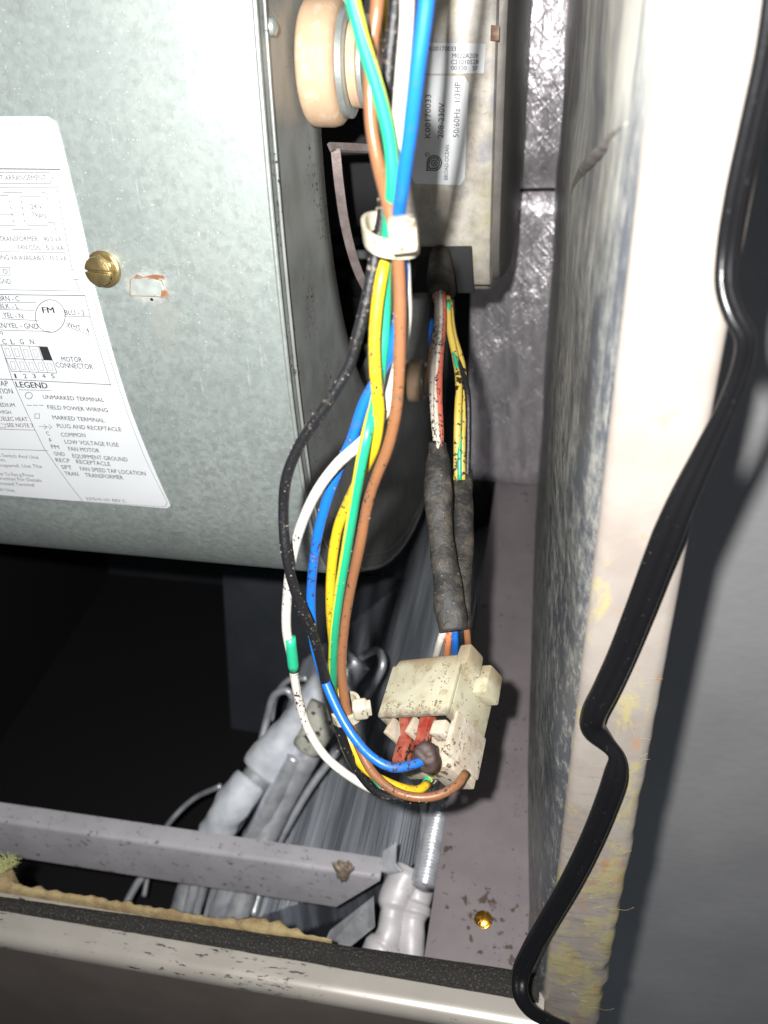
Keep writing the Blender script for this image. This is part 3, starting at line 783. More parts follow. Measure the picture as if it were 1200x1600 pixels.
# outline of the can in the y-z plane, front at left
mp = [(.43, .045), (.385, .035), (.345, .020), (.3335, -.010), (.3295, -.060), (.3300, -.110), (.3315, -.128), (.3370, -.141), (.352, -.148), (.42, -.166), (.462, -.158), (.482, -.13), (.488, -.08), (.48, -.02), (.46, .022)]
def can(x0, x1, sc, name, mat, bevel):
    P = spline([Vector((0, y, z)) for y, z in mp + [mp[0]]], .004)[:-1]; m = len(P)
    cc = Vector((0, .42, -.085)); mb = MB(); rings = [(x0, sc - .04), (x0 + bevel, sc), (x1 - bevel, sc), (x1 - bevel * .3, sc - .008), (x1, sc - .03)]
    vs = []; fs = []
    for x, s in rings:
        for p in P: q = cc + (p - cc) * s; vs.append(Vector((x, q.y, q.z + .80)))
    for r in range(len(rings) - 1):
        for k in range(m): a = r * m + k; b = r * m + (k + 1) % m; fs.append((a, b, b + m, a + m))
    fs.append(tuple(range(m))); fs.append(tuple(range((len(rings) - 1) * m, len(rings) * m)))
    mb.add(vs, fs); return mb.obj(name, mat, mo, sharp=40)
XM1 = PY(772, 220, .329).x; XM0 = PY(598, 220, .329).x
can(XM0, XM1, 1.0, 'motor_can', M['shell'], .0022)
can(XM1 - .004, XM1 + .0032, .95, 'end_bell', M['endcap'], .002)
can(XM0 - .10, XM0 + .004, .72, 'rear_can', M['void'], .004)
def MP(u, v, off=0.0):      # point on the can's front
    r = ray(u, v); P = [(y, z) for y, z in mp[2:9]]; P = [(q.y, q.z) for q in spline([Vector((0, a, b)) for a, b in P], .004)]
    for (ay, az), (by, bz) in zip(P, P[1:]):
        ey, ez = by - ay, bz - az; den = r.y * ez - r.z * ey
        if abs(den) < 1e-9: continue
        d = (ay * ez - az * ey) / den; s = (ay * r.z - az * r.y) / den
        if -.01 <= s <= 1.01 and d > 0: return ORG + r * d + Vector((0, ez, -ey)).normalized() * (off if ez < 0 and -ey > 0 else off) * (-1 if Vector((0, ez, -ey)).y > 0 else 1)
    return PY(u, v, .33 - off)
def bil(c, a, b): return ((c[0][0] * (1 - a) + c[1][0] * a) * (1 - b) + (c[3][0] * (1 - a) + c[2][0] * a) * b, (c[0][1] * (1 - a) + c[1][1] * a) * (1 - b) + (c[3][1] * (1 - a) + c[2][1] * a) * b)
def mlabel(c, rc, name, n=16, off=.0004):
    vs = []; fs = []
    for j in range(n + 1):
        b = j / n
        for i in range(n + 1):
            a = i / n
            e = min(b, 1 - b) ; cut = 0
            if rc and e < rc: cut = (rc - math.sqrt(rc * rc - (rc - e) ** 2)) * 1.6
            a2 = cut + a * (1 - 2 * cut)
            vs.append(MP(*bil(c, a2, b), off))
    for j in range(n):
        for i in range(n): k = j * (n + 1) + i; fs.append((k, k + 1, k + n + 2, k + n + 1))
    return link(name, vs, fs, M['paper'], mo)
def mtx(s, p0, p1, up_, mb):      # baseline p0->p1, up_ vector in pixels
    vs, fs = textmesh(s); p0, p1, u_ = Vector(p0), Vector(p1), Vector(up_)
    mb.add([MP(*(p0 + (p1 - p0) * x + u_ * y), .0006) for x, y in vs], fs)
l1 = mlabel([(652, 66), (759, 68), (756, 114), (646, 115)], 0, 'serial_sticker')
l2 = mlabel([(646, 117), (733, 119), (726, 289), (642, 286)], .05, 'rating_sticker')
mb = MB(); mtx('K00170033', (671, 79), (713, 79), (0, -7), mb); mtx('M022A209', (707, 90), (747, 90), (0, -7), mb); mtx('C21010528', (705, 100), (748, 99.5), (0, -7), mb)
mtx('00300   SF', (705, 109), (747, 109.5), (0, -7), mb); mb.obj('lettering', M['ink'], l1, smooth=False)['kind'] = 'stuff'
mb = MB(); mtx('K00170033', (673, 215), (674, 147), (-9, 0), mb); mtx('208-230V', (693, 215), (695, 160), (-9, 0), mb); mtx('50/60Hz  1/3HP', (717, 214), (720, 128), (-9, 0), mb)
mtx('BROAD-OCEAN', (700, 280), (702, 226), (-6, 0), mb); mtx('R', (668, 242), (668, 239), (-3, 0), mb)
def parc(cx, cy, r, a0, a1, wd, n=24):
    for k in range(n):
        A = math.radians(a0 + (a1 - a0) * k / n); B = math.radians(a0 + (a1 - a0) * (k + 1) / n)
        q = [(cx + (r + s * wd) * math.cos(t), cy + (r + s * wd) * math.sin(t) * 1.02) for t, s in ((A, -.5), (A, .5), (B, .5), (B, -.5))]
        mb.add([MP(*p, .0006) for p in q], [(0, 1, 2, 3)])
def pbar(x0, y0, x1, y1): mb.add([MP(*p, .0006) for p in ((x0, y0), (x1, y0), (x1, y1), (x0, y1))], [(0, 1, 2, 3)])
for r in (11.2, 8.2): parc(679, 254, r, -180, 90, 1.7)
parc(679, 254, 4.6, 0, 360, 1.3); parc(679, 254, 1.8, 0, 360, 1.2); pbar(667, 254, 668.7, 266); pbar(670, 254, 671.5, 262); pbar(666, 264.4, 680, 266); pbar(670, 261.3, 679, 263)
parc(668, 240.5, 3, 0, 360, .6)
mb.obj('lettering', M['ink'], l2, smooth=False)['kind'] = 'stuff'
# cut-out with copper tab near top right of can
mb = MB(); q = [MP(*p, .0004) for p in ((767, 38), (781, 40), (780, 65), (766, 64))]; q2 = [MP(*p, .0010) for p in ((769, 42), (781, 44), (780, 63), (768, 62))]
mb.hexa(q + q2).obj('copper_tab', M['rustbrown'], mo, bevel=.0002)
# crimp line at the foot of the can
mb = MB(); q = [MP(*p, .0002) for p in ((741, 444), (766, 444), (766, 446.5), (741, 446.5))]; mb.add(q, [(0, 1, 2, 3)]).obj('crimp_slot', M['void'], mo)
# black rubber pad + cable boot
q = [MP(*p, .0003) for p in ((636, 385), (738, 383), (741, 457), (640, 457))]; q2 = [x + Vector((0, -.0016, .0003)) for x in q]
MB().hexa(q + q2).obj('rubber_pad', M['void'], mo, bevel=.0006)
b0 = PY(688, 395, .330); b1 = PY(688, 420, .318); b2 = PY(689, 445, .308); b3 = PY(690, 461, .304)
tubeobj('cable_boot', [b0, b1, b2, b3], lambda s: .0040 + .0011 * min(1, s * 1.6), M['dirty'], mo, n=20, flat=.8, rough=.0003)
# rubber mounts with washers
def mount(c, R, mx=1.0):
    ax = Vector((1, 0, 0)); f = R / .0175 * .8
    mb = MB(); lathe(mb, c, ax, [(0, R * .92), (.0012 * f, R * .98), (.003 * f, R), (.0095 * f, R), (.0118 * f, R * .97), (.0132 * f, R * .90), (.0136 * f, R * .75)], 56)
    g = mb.obj('rubber_mount', M['rubber'], mo, sharp=60)
    c2 = c + ax * .0136 * f
    mb = MB(); lathe(mb, c2, ax, [(0, R * .80), (.0003, R * .86), (.0026 * f, R * .86), (.0030 * f, R * .82), (.0031 * f, R * .6)], 48); mb.obj('washer', M['zinc'], g)
    mb = MB(); lathe(mb, c2 + ax * .0031 * f, ax, [(0, R * .66), (.0004, R * .70), (.0036 * f, R * .70), (.004 * f, R * .66), (.0041 * f, R * .5)], 48); mb.obj('inner_pad', M['rubber'], g)
    mb = MB(); lathe(mb, c2 + ax * .0072 * f, ax, [(0, R * .70), (.0003, R * .72), (.0018 * f, R * .72), (.002 * f, R * .6)], 48); mb.obj('washer', M['zinc'], g)
    mb = MB(); lathe(mb, c2 + ax * .0092 * f, ax, [(0, R * .38), (.0045 * f, R * .38), (.0050 * f, R * .30)], 6); mb.obj('nut', M['rustbrown'], g)
c1 = PX(456, 118, XS); mount(Vector((XS + .0006, c1.y + .0165, c1.z)), .0168)
c2 = PX(638, 594, XS); mount(Vector((XS + .0006, c2.y, c2.z)), .0115)
# mounting arm: strap bent down inside the inlet
def strap(pix, wd, y, name, mat, th=.0012):
    P = spline([PY(u, v, yy) for (u, v), yy in zip(pix, y)], .003); vs = []; fs = []; m = len(P)
    for i, p in enumerate(P):
        tg = (P[min(i + 1, m - 1)] - P[max(i - 1, 0)]).normalized(); s = tg.cross(VIEW).normalized(); nn_ = s.cross(tg)
        for a, b in ((-1, 0), (1, 0), (1, 1), (-1, 1)): vs.append(p + s * a * wd * .5 - nn_ * b * th)
    for i in range(m - 1):
        for k in range(4): a = i * 4 + k; b = i * 4 + (k + 1) % 4; fs.append((a, b, b + 4, a + 4))
    fs += [(0, 1, 2, 3), (m * 4 - 4, m * 4 - 3, m * 4 - 2, m * 4 - 1)]
    mb = MB(); mb.add(vs, fs); return mb.obj(name, mat, mo)
M['arm'] = plain('arm_steel', (.22, .17, .16), .5, .4, (.30, .26, .25), 250, bump=.2)
strap([(517, 228), (545, 229), (580, 231)], .0026, (.285, .292, .30), 'mount_arm', M['arm'])
strap([(524, 232), (530, 290), (541, 360), (560, 425), (590, 480)], .0030, (.286, .286, .290, .296, .305), 'mount_arm', M['arm'])
strap([(545, -40), (540, 0), (536, 34)], .0034, (.29, .29, .29), 'mount_arm', M['arm'])

# ================================================================ MOTOR LEADS
ml = thing('motor_leads', (-.03, .25, .52), 'thin coloured motor leads running down into two dusty black sleeves', 'wires')
MR = .0011
def lead(pts, mat, r=MR, **k): return tubeobj('lead_wire', [PY(u, v, y) for u, v, y in pts], r, mat, ml, n=10, **k)
lead([(684, 455, .304), (683, 500, .290), (677, 560, .270), (676, 620, .252), (682, 690, .2385), (685, 712, .2350)], M['leadwhite'])
lead([(692, 455, .303), (693, 500, .289), (688, 560, .268), (686, 620, .250), (688, 690, .2375), (685, 712, .2350)], M['leadred'])
lead([(679, 455, .305), (687, 500, .293), (676, 545, .275), (673, 590, .262), (683, 640, .250), (685, 712, .2350)], M['leadorange'])
lead([(688, 455, .302), (689, 500, .286), (683, 570, .264), (681, 640, .245), (685, 688, .2365), (685, 712, .2350)], M['leadwhite'], .0008)
lead([(676, 500, .310), (673, 530, .30), (677, 580, .28), (685, 640, .265), (685, 712, .2350)], M['blue'])
M['olive'] = plain('dirty_yellow', (.55, .40, .08), .45, 0, spots=.10, spotsc=600)
lead([(699, 462, .306), (702, 510, .291), (712, 560, .276), (717, 600, .262), (715, 660, .249), (714, 750, .24)], M['olive'], .0012)
lead([(702, 470, .308), (708, 520, .292), (722, 570, .276), (725, 620, .262), (722, 680, .249), (722, 750, .24)], M['olive'], .0012)
lead([(700, 470, .302), (705, 530, .286), (715, 580, .268), (719, 640, .254), (718, 700, .244), (718, 750, .238)], M['green'], .0007)
lead([(706, 470, .309), (708, 540, .288), (719, 575, .270), (730, 610, .260), (732, 670, .252), (730, 750, .243)], M['blackwire'], .0010)
tubeobj('sleeve', [PY(685, 692, .238), PY(684, 740, .229), PY(686, 800, .220), PY(691, 860, .211), PY(701, 930, .200), PY(709, 986, .192)], lambda s: .0027 + .0013 * min(1, s / .22) + .0004 * math.sin(s * 9) + .0003 * s, M['dirty'], ml, n=24, flat=.55, rough=.0006, step=.001)
tubeobj('sleeve', [PY(722, 735, .246), PY(723, 780, .236), PY(724, 850, .222), PY(721, 920, .208), PY(722, 984, .197)], lambda s: .0035 - .0005 * s, M['dirty'], ml, n=24, flat=.6, rough=.0004, step=.001)
mb = MB()      # faint print down the second sleeve
for v in (742, 746, 762, 768, 775, 783, 789, 812, 828):
    mb.add([PY(706.5, v, .2335 - (v - 742) * .0002), PY(709, v, .2335 - (v - 742) * .0002), PY(709, v + 3.5, .2335 - (v - 742) * .0002), PY(706.5, v + 3.5, .2335 - (v - 742) * .0002)], [(0, 1, 2, 3)])
for a, b, mt in ((700, 680, 'white'), (704, 698, 'orange'), (710, 712, 'blue'), (722, 722, 'blackwire'), (727, 733, 'brown')):
    lead([(a, 970, .196), ((a + b) / 2, 995, .194), (b, 1030, .198)], M[mt], .0011)

# ================================================================ CONNECTOR
O = PD(698, 1114, .252)
E1 = rm(Vector((26, 56.5, 72))).normalized(); E2 = rm(Vector((-108, 80.3, -24))).normalized()
E3 = E1.cross(E2).normalized()
if E3.dot(rm(Vector((54, 54, -62)))) < 0: E3 = -E3
E2 = (E3.cross(E1)).normalized() * (1 if E3.cross(E1).dot(E2) > 0 else -1)
def CP(a, b, c): return O + (E2 * a + E3 * b + E1 * c) * .001
def cbox(mb, a0, a1, b0, b1, c0, c1, sa=0, sb=0):
    return mb.hexa([CP(a0, b0, c0), CP(a1, b0, c0), CP(a1, b1, c0), CP(a0, b1, c0), CP(a0 + sa, b0 + sb, c1), CP(a1 - sa, b0 + sb, c1), CP(a1 - sa, b1 - sb, c1), CP(a0 + sa, b1 - sb, c1)])
cn = thing('plug_connector', CP(12, 9, 0), 'cream nylon plug connector with scorched red terminals hanging at the end of the wires', 'connector')
A, B, C = 25, 20.5, 17.5
mb = MB()       # open-bottomed shell
cbox(mb, 0, A, 0, 1.6, 0, C); cbox(mb, 0, 1.6, 1.7, B, 0, C); cbox(mb, A - 1.6, A, 1.7, B, 0, C); cbox(mb, 1.7, A - 1.7, B - 1.6, B, 0, C); cbox(mb, 1.7, A - 1.7, 1.7, B - 1.7, C - 1.6, C)
mb.obj('socket_shell', M['nylon'], cn, bevel=.0005)
mb = MB(); cbox(mb, 1.0, A, .8, B - .4, C, C + 3.2, .8, .6); mb.obj('socket_top', M['nylon'], cn, bevel=.0008)
mb = MB(); cbox(mb, -2.2, 2.4, .4, 8.6, C - 1.0, C + 6.0, .3, .3); mb.obj('latch', M['nylon'], cn, bevel=.0008)
mb = MB(); cbox(mb, -4.6, .4, 9.2, 17.4, C - 5.5, C + 4.2, .4, .4); mb.obj('latch', M['nylon'], cn, bevel=.0009)
# plug body, charred in the middle
mb = MB(); cbox(mb, .2, 9.2, 7.5, B + 1.0, -12.5, -1.0); mb.obj('plug_body', M['nylonwhite'], cn, bevel=.0006)
mb = MB(); cbox(mb, -.9, .9, 3.4, B + .4, -10, 3, 0, .5); mb.obj('plug_side', M['nylonwhite'], cn, bevel=.0006)
mb = MB(); cbox(mb, 8.6, 24, 13.5, B + .8, -9.5, -2.5); mb.obj('plug_rail', M['nylonwhite'], cn, bevel=.0006)
mb = MB(); cbox(mb, 1.2, 6.2, 2.2, 7.2, -5.0, -.5, .2, .2); mb.obj('plug_block', M['nylonwhite'], cn, bevel=.0006)
mb = MB(); cbox(mb, 2.2, A - 2.2, 4, B - 3, 2.5, 3.5); mb.obj('plug_face', M['dirty'], cn)
for a0, b0, c0, c1, da in ((8.6, 3.2, -7, 2.5, 1.4), (16.6, 3.0, -5.0, 2.5, -1.4)):
    mb = MB(); mb.hexa([CP(a0 + da, b0 + 1.5, c0), CP(a0 + 2.6 + da, b0 + 1.5, c0), CP(a0 + 2.6 + da, b0 + 5.5, c0), CP(a0 + da, b0 + 5.5, c0), CP(a0 - .6, b0, c1), CP(a0 + 3.6, b0, c1), CP(a0 + 3.6, b0 + 4, c1), CP(a0 - .6, b0 + 4, c1)])
    mb.obj('terminal', M['redterm'], cn, bevel=.0009)
mb = MB(); mb.hexa([CP(16, 6, -11), CP(21, 7, -11), CP(21, 10, -11), CP(16, 10, -11), CP(15, 4.5, -3.5), CP(19, 4.5, -3.5), CP(19, 9, -3.5), CP(15, 9, -3.5)]); mb.obj('terminal', M['redterm'], cn, bevel=.0010)
for a0 in (13.0, 20.8):
    mb = MB(); cbox(mb, a0, a0 + 1.6, 1.6, 12, -4.5, 1.5, .2, 1.5); mb.obj('divider', M['nylonwhite'], cn, bevel=.0005)
# charred lump round the blue wire
mb = MB(); bm = bmesh.new(); bmesh.ops.create_icosphere(bm, subdivisions=4, radius=1.0)
cc = PD(667, 1182, .2395)
for v_ in bm.verts:
    p = v_.co; q = cc + rm(Vector((p.x * .0036, p.y * .0030, p.z * .0040))); q += (q - cc) * .35 * noise.noise(p * 1.3)
    mb.v.append(q)
bm.faces.ensure_lookup_table(); bm.verts.index_update(); mb.f = [tuple(x.index for x in f.verts) for f in bm.faces]; mb.uv = [(0, 0)] * len(mb.v); bm.free()
M['char'] = plain('charred_plastic', (.075, .045, .037), .6, 0, (.035, .022, .02), 200, bump=.4)
link('charred_lump', mb.v, mb.f, M['char'], cn, mb.uv)
# moulded numbers 1..5 upside down along the open edge
mb = MB()
for k, ch in enumerate('12345'):
    vs, fs = textmesh(ch); a0 = 4.3 + k * 4.3; wdt = .7 if ch == '1' else 1.3
    vv = [CP(a0 + x * wdt, -.14, 4.4 - y * 2.1) for x, y in vs]; mb.add(vv, fs)
mb.obj('moulded_numbers', M['number'], cn, smooth=False)['kind'] = 'stuff'
# grime
mb = MB(); random.seed(11)
for k in range(170):
    r_ = random.random()
    if r_ < .45: p = CP(random.uniform(2, 24), -.05, abs(random.gauss(0, 1.6)) + .2)
    elif r_ < .7: p = CP(random.gauss(5, 3) % 24, -.05, random.uniform(6, 17))
    else: p = CP(-.05, random.uniform(1, 16), random.uniform(.5, 15) if random.random() < .4 else random.uniform(12, 17))
    s = random.uniform(.08, .30) * .001; lathe(mb, p, Vector((random.uniform(-1, 1), random.uniform(-1, 1), random.uniform(-1, 1))), [(-s, s * .5), (0, s), (s * .8, s * .4)], 5)
mb.obj('grime', M['rustbrown'], cn)['kind'] = 'stuff'

# ================================================================ HARNESS WIRES
WR = .00128
def wire(name, pts, mat, label, r=WR, **k):
    P = [PY(u, v, y) for u, v, y in pts]
    P = [P[0] + (P[0] - P[1]).normalized() * .05] + P
    mb = tube(MB(), P, r, step=.0015, rough=.00008, **k)
    o = link(name, mb.v, mb.f, M[mat], None, mb.uv); return props(o, label, 'wire', 'harness wires tied in one bundle')
wire('wire', [(592, -30, .182), (588, 20, .182), (579, 90, .180), (580, 190, .177), (592, 260, .174), (606, 315, .169), (618, 365, .166), (624, 440, .166), (625, 530, .165), (619, 640, .164), (606, 700, .164), (588, 745, .164), (574, 790, .164), (563, 850, .163), (548, 920, .163), (538, 980, .162), (534, 1050, .160), (541, 1105, .158), (556, 1155, .155), (583, 1208, .150), (625, 1240, .148), (675, 1245, .149), (712, 1228, .153), (728, 1208, .158)], 'brown', 'brown wire hanging at the right of the bundle and curling under the connector')
wire('wire', [(620, -30, .188), (616, 20, .188), (607, 110, .186), (603, 190, .184), (602, 270, .180), (598, 340, .176), (588, 395, .172), (573, 470, .169), (558, 530, .167), (545, 572, .166), (508, 635, .164), (468, 695, .163), (448, 745, .162), (443, 800, .161), (448, 870, .158), (465, 935, .157), (487, 985, .157), (500, 1030, .157), (514, 1090, .158), (533, 1150, .158), (556, 1200, .156), (590, 1238, .155), (640, 1249, .157), (680, 1243, .160), (697, 1215, .166)], 'blackwire', 'dusty black wire bowing out farthest left over the blower edge')
wire('wire', [(636, -30, .176), (636, 20, .176), (629, 110, .174), (622, 200, .174), (620, 290, .172), (625, 350, .173), (632, 430, .172), (634, 500, .173), (624, 560, .173), (612, 610, .172), (598, 650, .171), (566, 690, .166), (530, 722, .165), (500, 760, .165), (474, 812, .166), (457, 870, .166), (449, 930, .165), (448, 985, .164), (456, 1030, .163), (466, 1090, .162), (482, 1140, .160), (507, 1180, .158), (545, 1212, .157), (590, 1236, .158), (650, 1238, .165), (680, 1215, .172)], 'white', 'white wire with a short green band, looping left of the bundle')
wire('wire', [(669, -30, .158), (664, 20, .158), (652, 110, .158), (640, 210, .160), (629, 290, .163), (623, 345, .167), (627, 400, .170), (628, 460, .171), (616, 530, .172), (596, 580, .172), (571, 625, .171), (550, 685, .170), (522, 750, .169), (500, 820, .168), (490, 880, .167), (486, 940, .166), (490, 1000, .163), (503, 1050, .159), (523, 1100, .154), (550, 1148, .149), (580, 1182, .146), (612, 1199, .145), (645, 1195, .1475), (664, 1187, .150), (676, 1180, .153)], 'blue', 'bright blue wire ending in the charred lump on the connector')
wire('wire', [(600, -30, .198), (606, 60, .196), (618, 130, .192), (622, 210, .188), (618, 300, .184), (606, 360, .178), (598, 420, .171), (589, 480, .168), (585, 540, .166), (588, 600, .165), (592, 650, .165), (584, 700, .165), (566, 740, .168), (546, 780, .170), (528, 825, .170), (519, 880, .169), (516, 940, .168), (520, 1000, .168), (528, 1060, .168), (533, 1110, .166), (545, 1155, .162), (565, 1195, .156), (600, 1220, .152), (650, 1235, .154), (668, 1225, .158)], 'yellow', 'yellow wire weaving behind the striped wire and running under the blue one')
o = wire('wire', [(545, -30, .168), (552, 5, .168), (566, 60, .168), (590, 140, .168), (609, 220, .168), (613, 290, .168), (607, 350, .171), (602, 420, .173), (601, 500, .172), (596, 560, .170), (588, 620, .169), (573, 680, .162), (562, 735, .160), (551, 800, .160), (541, 860, .160), (531, 920, .160), (523, 980, .160), (520, 1040, .162), (521, 1100, .166), (533, 1150, .168), (556, 1200, .166), (600, 1238, .163), (650, 1240, .162), (672, 1215, .165)], 'stripe', 'green and yellow striped wire crossing over the top of the bundle', twist=lambda s: .83 - .25 * min(1, max(0, (s - .12) / .14)) - .25 * min(1, max(0, (s - .36) / .12)))
# green band on the white wire
mb = tube(MB(), [PY(u, v, y) for u, v, y in ((453, 996, .1638), (456, 1020, .1632), (459, 1047, .1627))], .00155, n=16)
gb = link('marker_sleeve', mb.v, mb.f, M['green'], None, mb.uv); props(gb, 'short green marker sleeve round the white wire', 'marker sleeve')

# cable ties
def tie(c, ax, wide, deep, bw, headc, hs_, label, rot=0.0, stub=None):
    """c centre, ax bundle direction; band loop, ratchet head and stub"""
    ax = ax.normalized(); side_ = ax.cross(VIEW).normalized(); dep = side_.cross(ax).normalized()
    tr = thing('cable_tie', c, label, 'cable tie', 'cream cable ties round the wires')
    vs = []; fs = []; n = 40
    for k in range(n):
        a = 2 * math.pi * k / n; ca, sa_ = math.cos(a), math.sin(a)
        px = math.copysign(abs(ca) ** .8, ca); py = math.copysign(abs(sa_) ** .8, sa_)
        for (rr, h) in ((0, -.5), (.0009, -.5), (.0009, .5), (0, .5)):
            vs.append(c + side_ * px * (wide + rr) + dep * py * (deep + rr) + ax * (h * bw + rot * px * wide))
    for k in range(n):
        for j in range(4): a = k * 4 + j; b = k * 4 + (j + 1) % 4; a2 = ((k + 1) % n) * 4 + j; b2 = ((k + 1) % n) * 4 + (j + 1) % 4; fs.append((a, b, b2, a2))
    mb = MB(); mb.add(vs, fs); mb.obj('band', M['tie'], tr)
    sx_, sy, sz = hs_
    def hb(cx, sx_, sy, sz, nm, bev):
        v = [cx + side_ * i * sx_ + dep * j * sy + ax * k * sz for k in (-.5, .5) for i, j in ((-.5, -.5), (.5, -.5), (.5, .5), (-.5, .5))]
        MB().hexa(v).obj(nm, M['tie'], tr, bevel=bev, seg=3)
    hb(headc, sx_, sy, sz, 'head', .0011)
    if stub: hb(stub[0], *stub[1], 'tail', .0003)
ax = PY(605, 330, .17) - PY(612, 400, .17)
c = PY(610, 366, .172); hd = PY(629, 366, .1605)
tie(c, ax, .0046, .0082, .0036, hd, (.0052, .0046, .0062), 'cream cable tie cinching the bundle beside the motor stickers', rot=-.25, stub=(PY(643, 350, .163), (.0016, .0040, .0018)))
ax2 = PY(538, 1085, .16) - PY(545, 1120, .16)
c = PY(541, 1108, .160); hd = PY(563, 1108, .157)
tie(c, ax2, .0034, .0040, .0034, hd, (.0042, .0040, .0052), 'small cream cable tie near the bend above the connector', rot=.1, stub=(PY(576, 1106, .156), (.0014, .0028, .0034)))

# ================================================================ LOWER INTERIOR
# cross bar
br = thing('support_bar', PD(300, 1330, .43), 'grey painted angle bar crossing the dark opening', 'bar')
def BP(u, v, d): return PD(u, v, d)
yb = PD(300, 1300, .43)
YBf = yb.y - .80 * 0; 
def bp(u, v, Y): return PY(u, v, Y)
Yt1, Yt0 = .232, .220
# top surface between back edge (Y=Yt1) and fold (Y=Yt0), front face falls below fold
zt = PY(300, 1297, Yt1).z
xa = -.30
def xat(u, v, Y): return PY(u, v, Y).x
xe = xat(601, 1335, Yt1)
h0 = .0003
def face_z(Y, v): return PY(300, v, Y).z
Yf = .2195; zft = zt; zfb = PY(300, 1378, Yf).z
Y_back = None
r1 = ray(300, 1297); Ybk = r1.y * (zt - .80) / r1.z
r2 = ray(300, 1328); Yfr = r2.y * (zt - .80) / r2.z
r3 = ray(300, 1382); zfb = .80 + r3.z * (Yfr / r3.y)
xr = (ray(601, 1335) * ((zt - .80) / ray(601, 1335).z)).x
xr2 = PY(525, 1416, Yfr).x
vs = []; fs = []
secs = [(Ybk, zt - .0015), (Ybk, zt), (Yfr + .0022, zt), (Yfr + .0006, zt - .0006), (Yfr, zt - .0022), (Yfr, zfb), (Yfr + .0015, zfb), (Yfr + .0015, zt - .0030), (Yfr + .004, zt - .0016)]
for j in range(25):
    s = j / 24
    for (y, z) in secs:
        xend = xr if z > zt - .003 else xr + (xr2 - xr) * (zt - .003 - z) / (zt - .003 - zfb)
        vs.append((-.34 + (xend + .34) * s, y, z))
n = len(secs)
for j in range(24):
    for i in range(n): a = j * n + i; b = j * n + (i + 1) % n; fs.append((a, a + n, b + n, b))
mb = MB(); mb.add(vs, fs + [tuple(range(n)), tuple(range(24 * n, 25 * n))]); mb.obj('bar_rail', M['bartop'], br, sharp=70)
# mastic blob on bar
mb = MB(); bm = bmesh.new(); bmesh.ops.create_icosphere(bm, subdivisions=4, radius=1.0); cc = PY(536, 1362, Yfr - .0005)
for v_ in bm.verts:
    p = v_.co; k = 1 + .55 * noise.noise(p * 2.1) + .28 * noise.noise(p * 5)
    mb.v.append(cc + Vector((p.x * (.0042 if p.z > 0 else .0030), p.y * .0014, p.z * .0066 + (0.0015 if p.z > 0 else 0))) * k)
bm.verts.index_update(); mb.f = [tuple(x.index for x in f.verts) for f in bm.faces]; mb.uv = [(0, 0)] * len(mb.v); bm.free()
M['blob'] = plain('old_sealant', (.40, .33, .26), .6, 0, (.22, .17, .12), 260, spots=.05, bump=.9, bsc=300)
link('sealant_blob', mb.v, mb.f, M['blob'], br, mb.uv)

# coil: fin pack sloping down to the left
ev = thing('evaporator_coil', (-.15, .35, .30), 'dark finned coil with silver tubes in the bottom of the cabinet', 'coil')
mb = MB(); nf = 84
for k in range(nf):
    x = XL - .0028 - k * .00165; zt_ = zz(-.392) - (k / nf) * .115; zt_ += .0005 * math.sin(k * 1.9) 
    y0 = .246; y1 = .585
    seg = 12; th = .00035
    vs = []; fs = []
    for j in range(seg + 1):
        y = y0 + (y1 - y0) * j / seg; dx = .0005 * noise.noise(Vector((k * 3.3, y * 30, 0))); dz = .0007 * noise.noise(Vector((k * .9, y * 22, 5)))
        vs += [Vector((x + dx - th, y, zt_ - .03)), Vector((x + dx - th, y, zt_ + dz)), Vector((x + dx + th, y, zt_ + dz)), Vector((x + dx + th, y, zt_ - .03))]
    for j in range(seg):
        for i in range(3): a = j * 4 + i; fs.append((a, a + 4, a + 5, a + 1))
    mb.add(vs, fs)
o = mb.obj('fin_pack', M['fin'], ev, smooth=False); o['kind'] = 'stuff'
MB().hexa([Vector(p) for p in ((XL - .145, .249, .26), (XL - .003, .249, .30), (XL - .003, .585, .30), (XL - .145, .585, .26), (XL - .145, .249, .275), (XL - .003, .249, zz(-.40)), (XL - .003, .585, zz(-.40)), (XL - .145, .585, .275))]).obj('coil_block', M['panel'], ev)
# sheet behind the coil under the blower
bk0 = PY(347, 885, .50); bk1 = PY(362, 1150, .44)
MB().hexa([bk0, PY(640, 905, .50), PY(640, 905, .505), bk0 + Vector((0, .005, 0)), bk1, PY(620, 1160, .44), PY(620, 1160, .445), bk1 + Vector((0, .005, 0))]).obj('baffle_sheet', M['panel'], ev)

def pipe(name, pts, r, mat, parent, **k):
    return tubeobj(name, [PY(u, v, y) for u, v, y in pts], r, mat, parent, n=k.pop('n', 20), **k)
pipe('tube', [(560, 1030, .345), (500, 1100, .325), (440, 1170, .305), (380, 1245, .285), (320, 1340, .265), (285, 1440, .240), (270, 1500, .225)], .0088, M['alu'], ev, rough=.0004)
pipe('wrap', [(535, 1058, .325), (500, 1093, .3145), (450, 1150, .3000), (405, 1205, .2850)], lambda s: .0114 - .0012 * s + .0008 * math.sin(s * 9), M['mastic'], ev, rough=.0009)
pipe('wrap', [(392, 1220, .284), (360, 1262, .270), (335, 1305, .262)], lambda s: .0098 + .0006 * math.sin(s * 7), M['mastic'], ev, rough=.0012)
pipe('tube', [(505, 1130, .305), (475, 1190, .290), (445, 1245, .280), (415, 1310, .265), (385, 1390, .245), (362, 1460, .230), (350, 1500, .225)], .0066, M['alu'], ev, rough=.0006)
pipe('wrap', [(512, 1105, .300), (492, 1145, .290), (480, 1170, .285)], lambda s: .0100 * (1 - .25 * s), M['mastic2'], ev, rough=.0014)
pipe('tube', [(462, 1180, .290), (425, 1250, .275), (390, 1320, .262), (350, 1400, .243), (325, 1480, .228)], .0052, M['alu'], ev)
